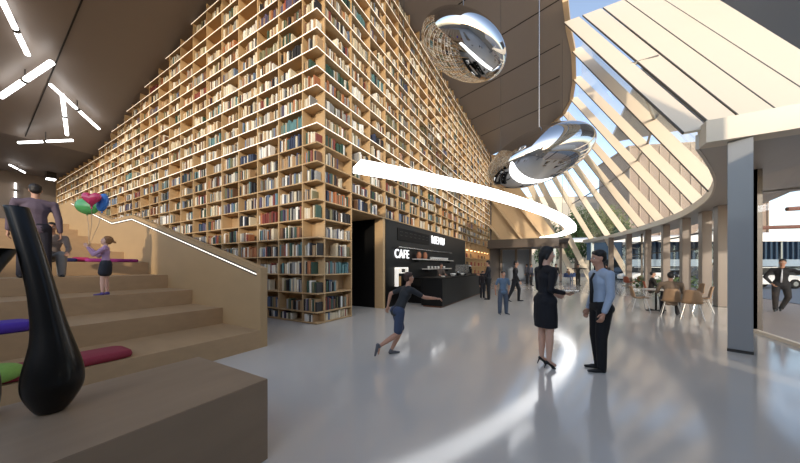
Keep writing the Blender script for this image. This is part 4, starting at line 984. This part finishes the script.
# people on the stairs
person('man in a grey purple sweater standing on the steps with his back turned', (-8.93, 1.14, 1.312), camyaw(-1, .8), 1.87, lean=(0, .0, 1), aR=((.2, -.02, -1), (.08, .12, -1), (-1, 0, 0)), aL=((-.2, .0, -1), (-.1, .15, -1), (1, 0, 0)),
       lR=((.07, 0, -1), (.04, 0, -1), (.2, 1, 0)), lL=((-.12, 0, -1), (-.05, 0, -1), (-.2, 1, 0)), top='#5a4c58', bottom='#1d1a24', skinc='#b98a70', hair='#1a120e', voxel=.011, fat=1.08)
S_, O_, J_ = person('person in grey trousers sitting on the steps behind the standing man', (-9.44, 1.42, 1.312), camyaw(.75, -.6), 1.62, lean=(0, .1, 1), aR=((.2, .45, -1), (-.1, .9, -.35), (0, 0, -1)), aL=((-.2, .45, -1), (.1, .9, -.35), (0, 0, -1)),
       lR=((.12, 1, .12), (0, -.12, -1), (.2, 1, 0)), lL=((-.12, 1, .12), (0, -.12, -1), (-.2, 1, 0)), top='#8a7a70', bottom='#8b8680', legs='loose', skinc='#b98a70', hair='#1a120e', voxel=.012, shoes='#141414')
bt = MB().lathe([(.035, 0), (.038, .02), (.038, .14), (.014, .19), (.014, .22), (.01, .22)], 12).build('bottle', mat('bottle_green', '#1f9a52', .3), smooth=True)
bt.location = (-9.25, 1.50, 1.96); bt.location = (-9.98, 1.2, 1.641); tag(bt, 'green bottle beside the person sitting on the steps', 'bottle')
bt.scale = (1.2, 1.2, 1.6)
GL, GO, GJ = person('little girl in a lilac sweater and dark shorts holding balloon strings', (-7.60, 1.80, .981), camyaw(-1, -.8), 1.14, female=True, aR=((.1, .6, -.8), (-.1, .55, .85), (-1, 0, 0)), aL=((-.1, .7, -.7), (.1, .5, .9), (1, 0, 0)),
       lR=((.02, .02, -1), (0, -.06, -1), (.1, 1, 0)), lL=((-.02, .14, -1), (0, .0, -1), (-.1, 1, 0)), head=(0, 1, .25), top='#b48fae', bottom='#22242c', legs='skirt', skinc='#dcb09a', hair='#8a6038', hairstyle='child', shoes='#5c4a86', voxel=.009)
# balloons
hand = Matrix.Rotation(camyaw(-1, -.8), 4, 'Z') @ (GJ['R'][2]+GJ['R'][3]*.06+GO)+Vector((-7.60, 1.80, .981))
def balloon(name, label, px, py, dep, kind, m, s):
    X = (px-400)/274*dep; p = Vector((X*cc-dep*ss, X*ss+dep*cc, EYE+(266-py)/274*dep)); t_ = thing(name, label, 'balloon', p)
    mb = MB()
    if kind == 'heart':
        rings = []
        n = 32
        prof = []
        for k in range(n):
            a = 2*PI*k/n; prof.append((16*math.sin(a)**3/17*s, (13*math.cos(a)-5*math.cos(2*a)-2*math.cos(3*a)-math.cos(4*a))/17*s))
        for q, sc in ((-1, .05), (-.93, .45), (-.7, .75), (-.35, .94), (0, 1), (.35, .94), (.7, .75), (.93, .45), (1, .05)):
            rings.append([(x*sc, q*.42*s, z*sc) for x, z in prof])
        mb.loft(rings)
        o_ = mb.build('balloon_skin', m, t_, smooth=True); o_.rotation_euler = (0, 0, YAW+.25)
        bot = Vector((0, 0, -s))
    elif kind == 'round':
        mb.ell((0, 0, 0), (s, s*.5, s*.75), 24, 16); o_ = mb.build('balloon_skin', m, t_, smooth=True); o_.rotation_euler = (0, .25, YAW+.1); bot = Vector((0, 0, -s*.7))
    else:
        mb.ell((0, 0, 0), (s*.55, s*.4, s), 24, 16); o_ = mb.build('balloon_skin', m, t_, smooth=True); o_.rotation_euler = (0, .25, YAW); bot = Vector((-.03, 0, -s*.95))
    MB().caps(bot+Vector((0, 0, .01)), bot-Vector((0, 0, .02)), .008, .014).build('knot', m, t_)
    h = hand-p; MB().tube([bot, bot.lerp(h, .35)+Vector((.02, .01, -.03)), bot.lerp(h, .7)+Vector((.01, 0, -.02)), h], .0035, 5).build('string', mat('string', '#c8b8a0', .6), t_)
balloon('heart_balloon', 'pink heart shaped balloon above the girl', 91.5, 198.5, 4.95, 'heart', mat('balloon_pink', '#e0406a', .25, coat=.4), .155)
balloon('balloon', 'light green balloon below the pink heart balloon', 87, 206.5, 5.25, 'round', mat('balloon_green', '#6cc46a', .25, coat=.4), .20)
balloon('foil_balloon', 'blue foil balloon at the right of the pink heart balloon', 102.5, 202.5, 5.1, 'foil', mat('balloon_blue', '#3d7fd0', .25, coat=.4), .17)
# ---- seated group near the columns
tA = fp(656, 310.5); table('round white cafe table in front of the man in the brown jacket', tA)
mj = hb_loc(671, 316); yj = camyaw(.85, 1)
person('man in a brown jacket sitting at the cafe table with his back turned', (mj[0]+.0, mj[1]+.0, 0), yj, 1.80, lean=(0, .12, 1), aR=((.25, .35, -1), (-.1, 1, -.1), (0, 0, -1)), aL=((-.3, .35, -1), (.1, 1, -.1), (0, 0, -1)),
       lR=((.2, 1, -.02), (0, -.1, -1), (.2, 1, 0)), lL=((-.2, 1, -.02), (0, -.1, -1), (-.2, 1, 0)), top='#6b5a4a', over='jacket', bottom='#141318', skinc='#a87d66', hair='#0e0b0a', voxel=.013, fat=1.12, head=(0, 1, -.1))
def behind(loc, yaw, d, side=0):
    fx, fy = -math.sin(yaw), math.cos(yaw); return (loc[0]-fx*d+fy*side, loc[1]-fy*d-fx*side, 0)
make_chair('tan shell chair under the man in the brown jacket', M_chair, behind(mj, yj, .02, .0), yj)
mk = hb_loc(651, 300.5); yk = camyaw(1, -.7)
person('person in black sitting sideways at the cafe table', mk, yk, 1.74, lean=(0, .1, 1), aR=((.15, .4, -1), (-.1, 1, -.15), (0, 0, -1)), aL=((-.15, .4, -1), (.1, 1, -.15), (0, 0, -1)),
       lR=((.15, 1, -.02), (0, -.1, -1), (.2, 1, 0)), lL=((-.15, 1, -.02), (0, -.1, -1), (-.2, 1, 0)), top='#17130f', over='jacket', bottom='#15141a', skinc='#a87d66', hair='#0e0b0a', voxel=.014)
make_chair('russet shell chair under the person in black', M_redch, behind(mk, yk, .02), yk)
make_chair('tan shell chair at the left of the table turned to the right', M_chair, fp(639, 311), camyaw(1, -.5))
make_chair('empty tan shell chair to the right of the man in the brown jacket', M_chair, fp(702, 312), camyaw(-1, .9))
make_chair('tan shell chair second to the right of the man in the brown jacket', M_chair, fp(695, 305), camyaw(-1, .4))
make_chair('tan shell chair beside the brown jacket with its back to the hall', M_chair, fp(692, 319), camyaw(1, 1))
for i, (px, py) in enumerate(((645, 284), (652, 286))): pass
tb = fp(640, 286.5); 
for i, (px, py, cx_, cy_, m, lb) in enumerate(((628.5, 289.5, 1, .2, M_redch, 'small russet chair in front of the sixth brown column'), (636, 288.5, -.3, 1, M_redch, 'distant russet chair behind the person in black'), (606, 289, .2, 1, M_redch, 'dark russet chair partly behind the man in the blue shirt'))):
    make_chair(lb, m, fp(px, py), camyaw(cx_, cy_))
M_bluech = mat('chair_blue', '#3f5480', .5)
for i, (px, py, cx_, cy_) in enumerate(((565.5, 281.5, .3, 1), (569, 281.8, -.5, 1), (573, 281.2, 0, 1))):
    make_chair(['left', 'middle', 'right'][i]+' of the three distant blue chairs at the doorway', M_bluech, fp(px, py), camyaw(cx_, cy_), 'distant blue chairs at the doorway')
person('distant person in brown sitting by the blue chairs', fp(568, 280.5), camyaw(.4, -1), 1.7, lR=((.15, 1, -.02), (0, -.1, -1), (.2, 1, 0)), lL=((-.15, 1, -.02), (0, -.1, -1), (-.2, 1, 0)), top='#5d4630', bottom='#2c3a5c', voxel=.02, skinc='#a87d66', detail=False)
person('person in dark clothes standing behind the neck of the man in the blue shirt', fp(606.5, 287), camyaw(.4, 1), 1.74, top='#1f1b20', bottom='#1a1a1e', voxel=.018, skinc='#a87d66', detail=False)
# small tray the woman holds
tr = thing('serving_tray', 'thin round tray held by the woman in the black dress', 'tray', (0, 0, 0))
dd = 4.08; X = (569-400)/274*dd; tr.location = (X*cc-dd*ss, X*ss+dd*cc, EYE+(266-291)/274*dd)
MB().lathe([(.01, 0), (.12, 0), (.13, .012), (.126, .012), (.118, .004), (.01, .004)], 28).build('dish', M_steel, tr, smooth=True)
# ================================================================ LIGHT
w = bpy.data.worlds.new('sky'); bpy.context.scene.world = w; w.use_nodes = True; nt = w.node_tree
bg = nt.nodes['Background']; sk = nt.nodes.new('ShaderNodeTexSky'); sk.sky_type = 'NISHITA'; sk.sun_disc = False
SD = Vector((-.42, .87, -.20)).normalized()       # direction the sunlight travels
sk.sun_elevation = math.asin(-SD.z)+.15; sk.sun_rotation = math.atan2(-SD.x, -SD.y); sk.air_density = 1.0; sk.dust_density = .6; sk.ozone_density = 1.5
hs = nt.nodes.new('ShaderNodeHueSaturation'); hs.inputs['Saturation'].default_value = .8
nt.links.new(sk.outputs[0], hs.inputs['Color']); nt.links.new(hs.outputs[0], bg.inputs[0]); bg.inputs[1].default_value = .36
sl = bpy.data.lights.new('sun', 'SUN'); sl.energy = 3.0; sl.angle = math.radians(1.0); sl.color = (1, .86, .68); so = bpy.data.objects.new('sun', sl); C.objects.link(so)
so.rotation_euler = SD.to_track_quat('-Z', 'Y').to_euler(); so.location = (20, -20, 30)
def area(name, loc, size, energy, color, rot=(0, 0, 0)):
    l = bpy.data.lights.new(name, 'AREA'); l.energy = energy; l.size = size; l.color = color; o_ = bpy.data.objects.new(name, l); C.objects.link(o_); o_.location = loc; o_.rotation_euler = rot; return o_
def point(name, loc, energy, color, r=.1):
    l = bpy.data.lights.new(name, 'POINT'); l.energy = energy; l.color = color; l.shadow_soft_size = r; o_ = bpy.data.objects.new(name, l); C.objects.link(o_); o_.location = loc; return o_
sc = bpy.context.scene
sc.view_settings.view_transform = 'Standard'; sc.view_settings.look = 'None'; sc.view_settings.gamma = 1; sc.view_settings.use_curve_mapping = False
sc.view_settings.exposure = -0.16
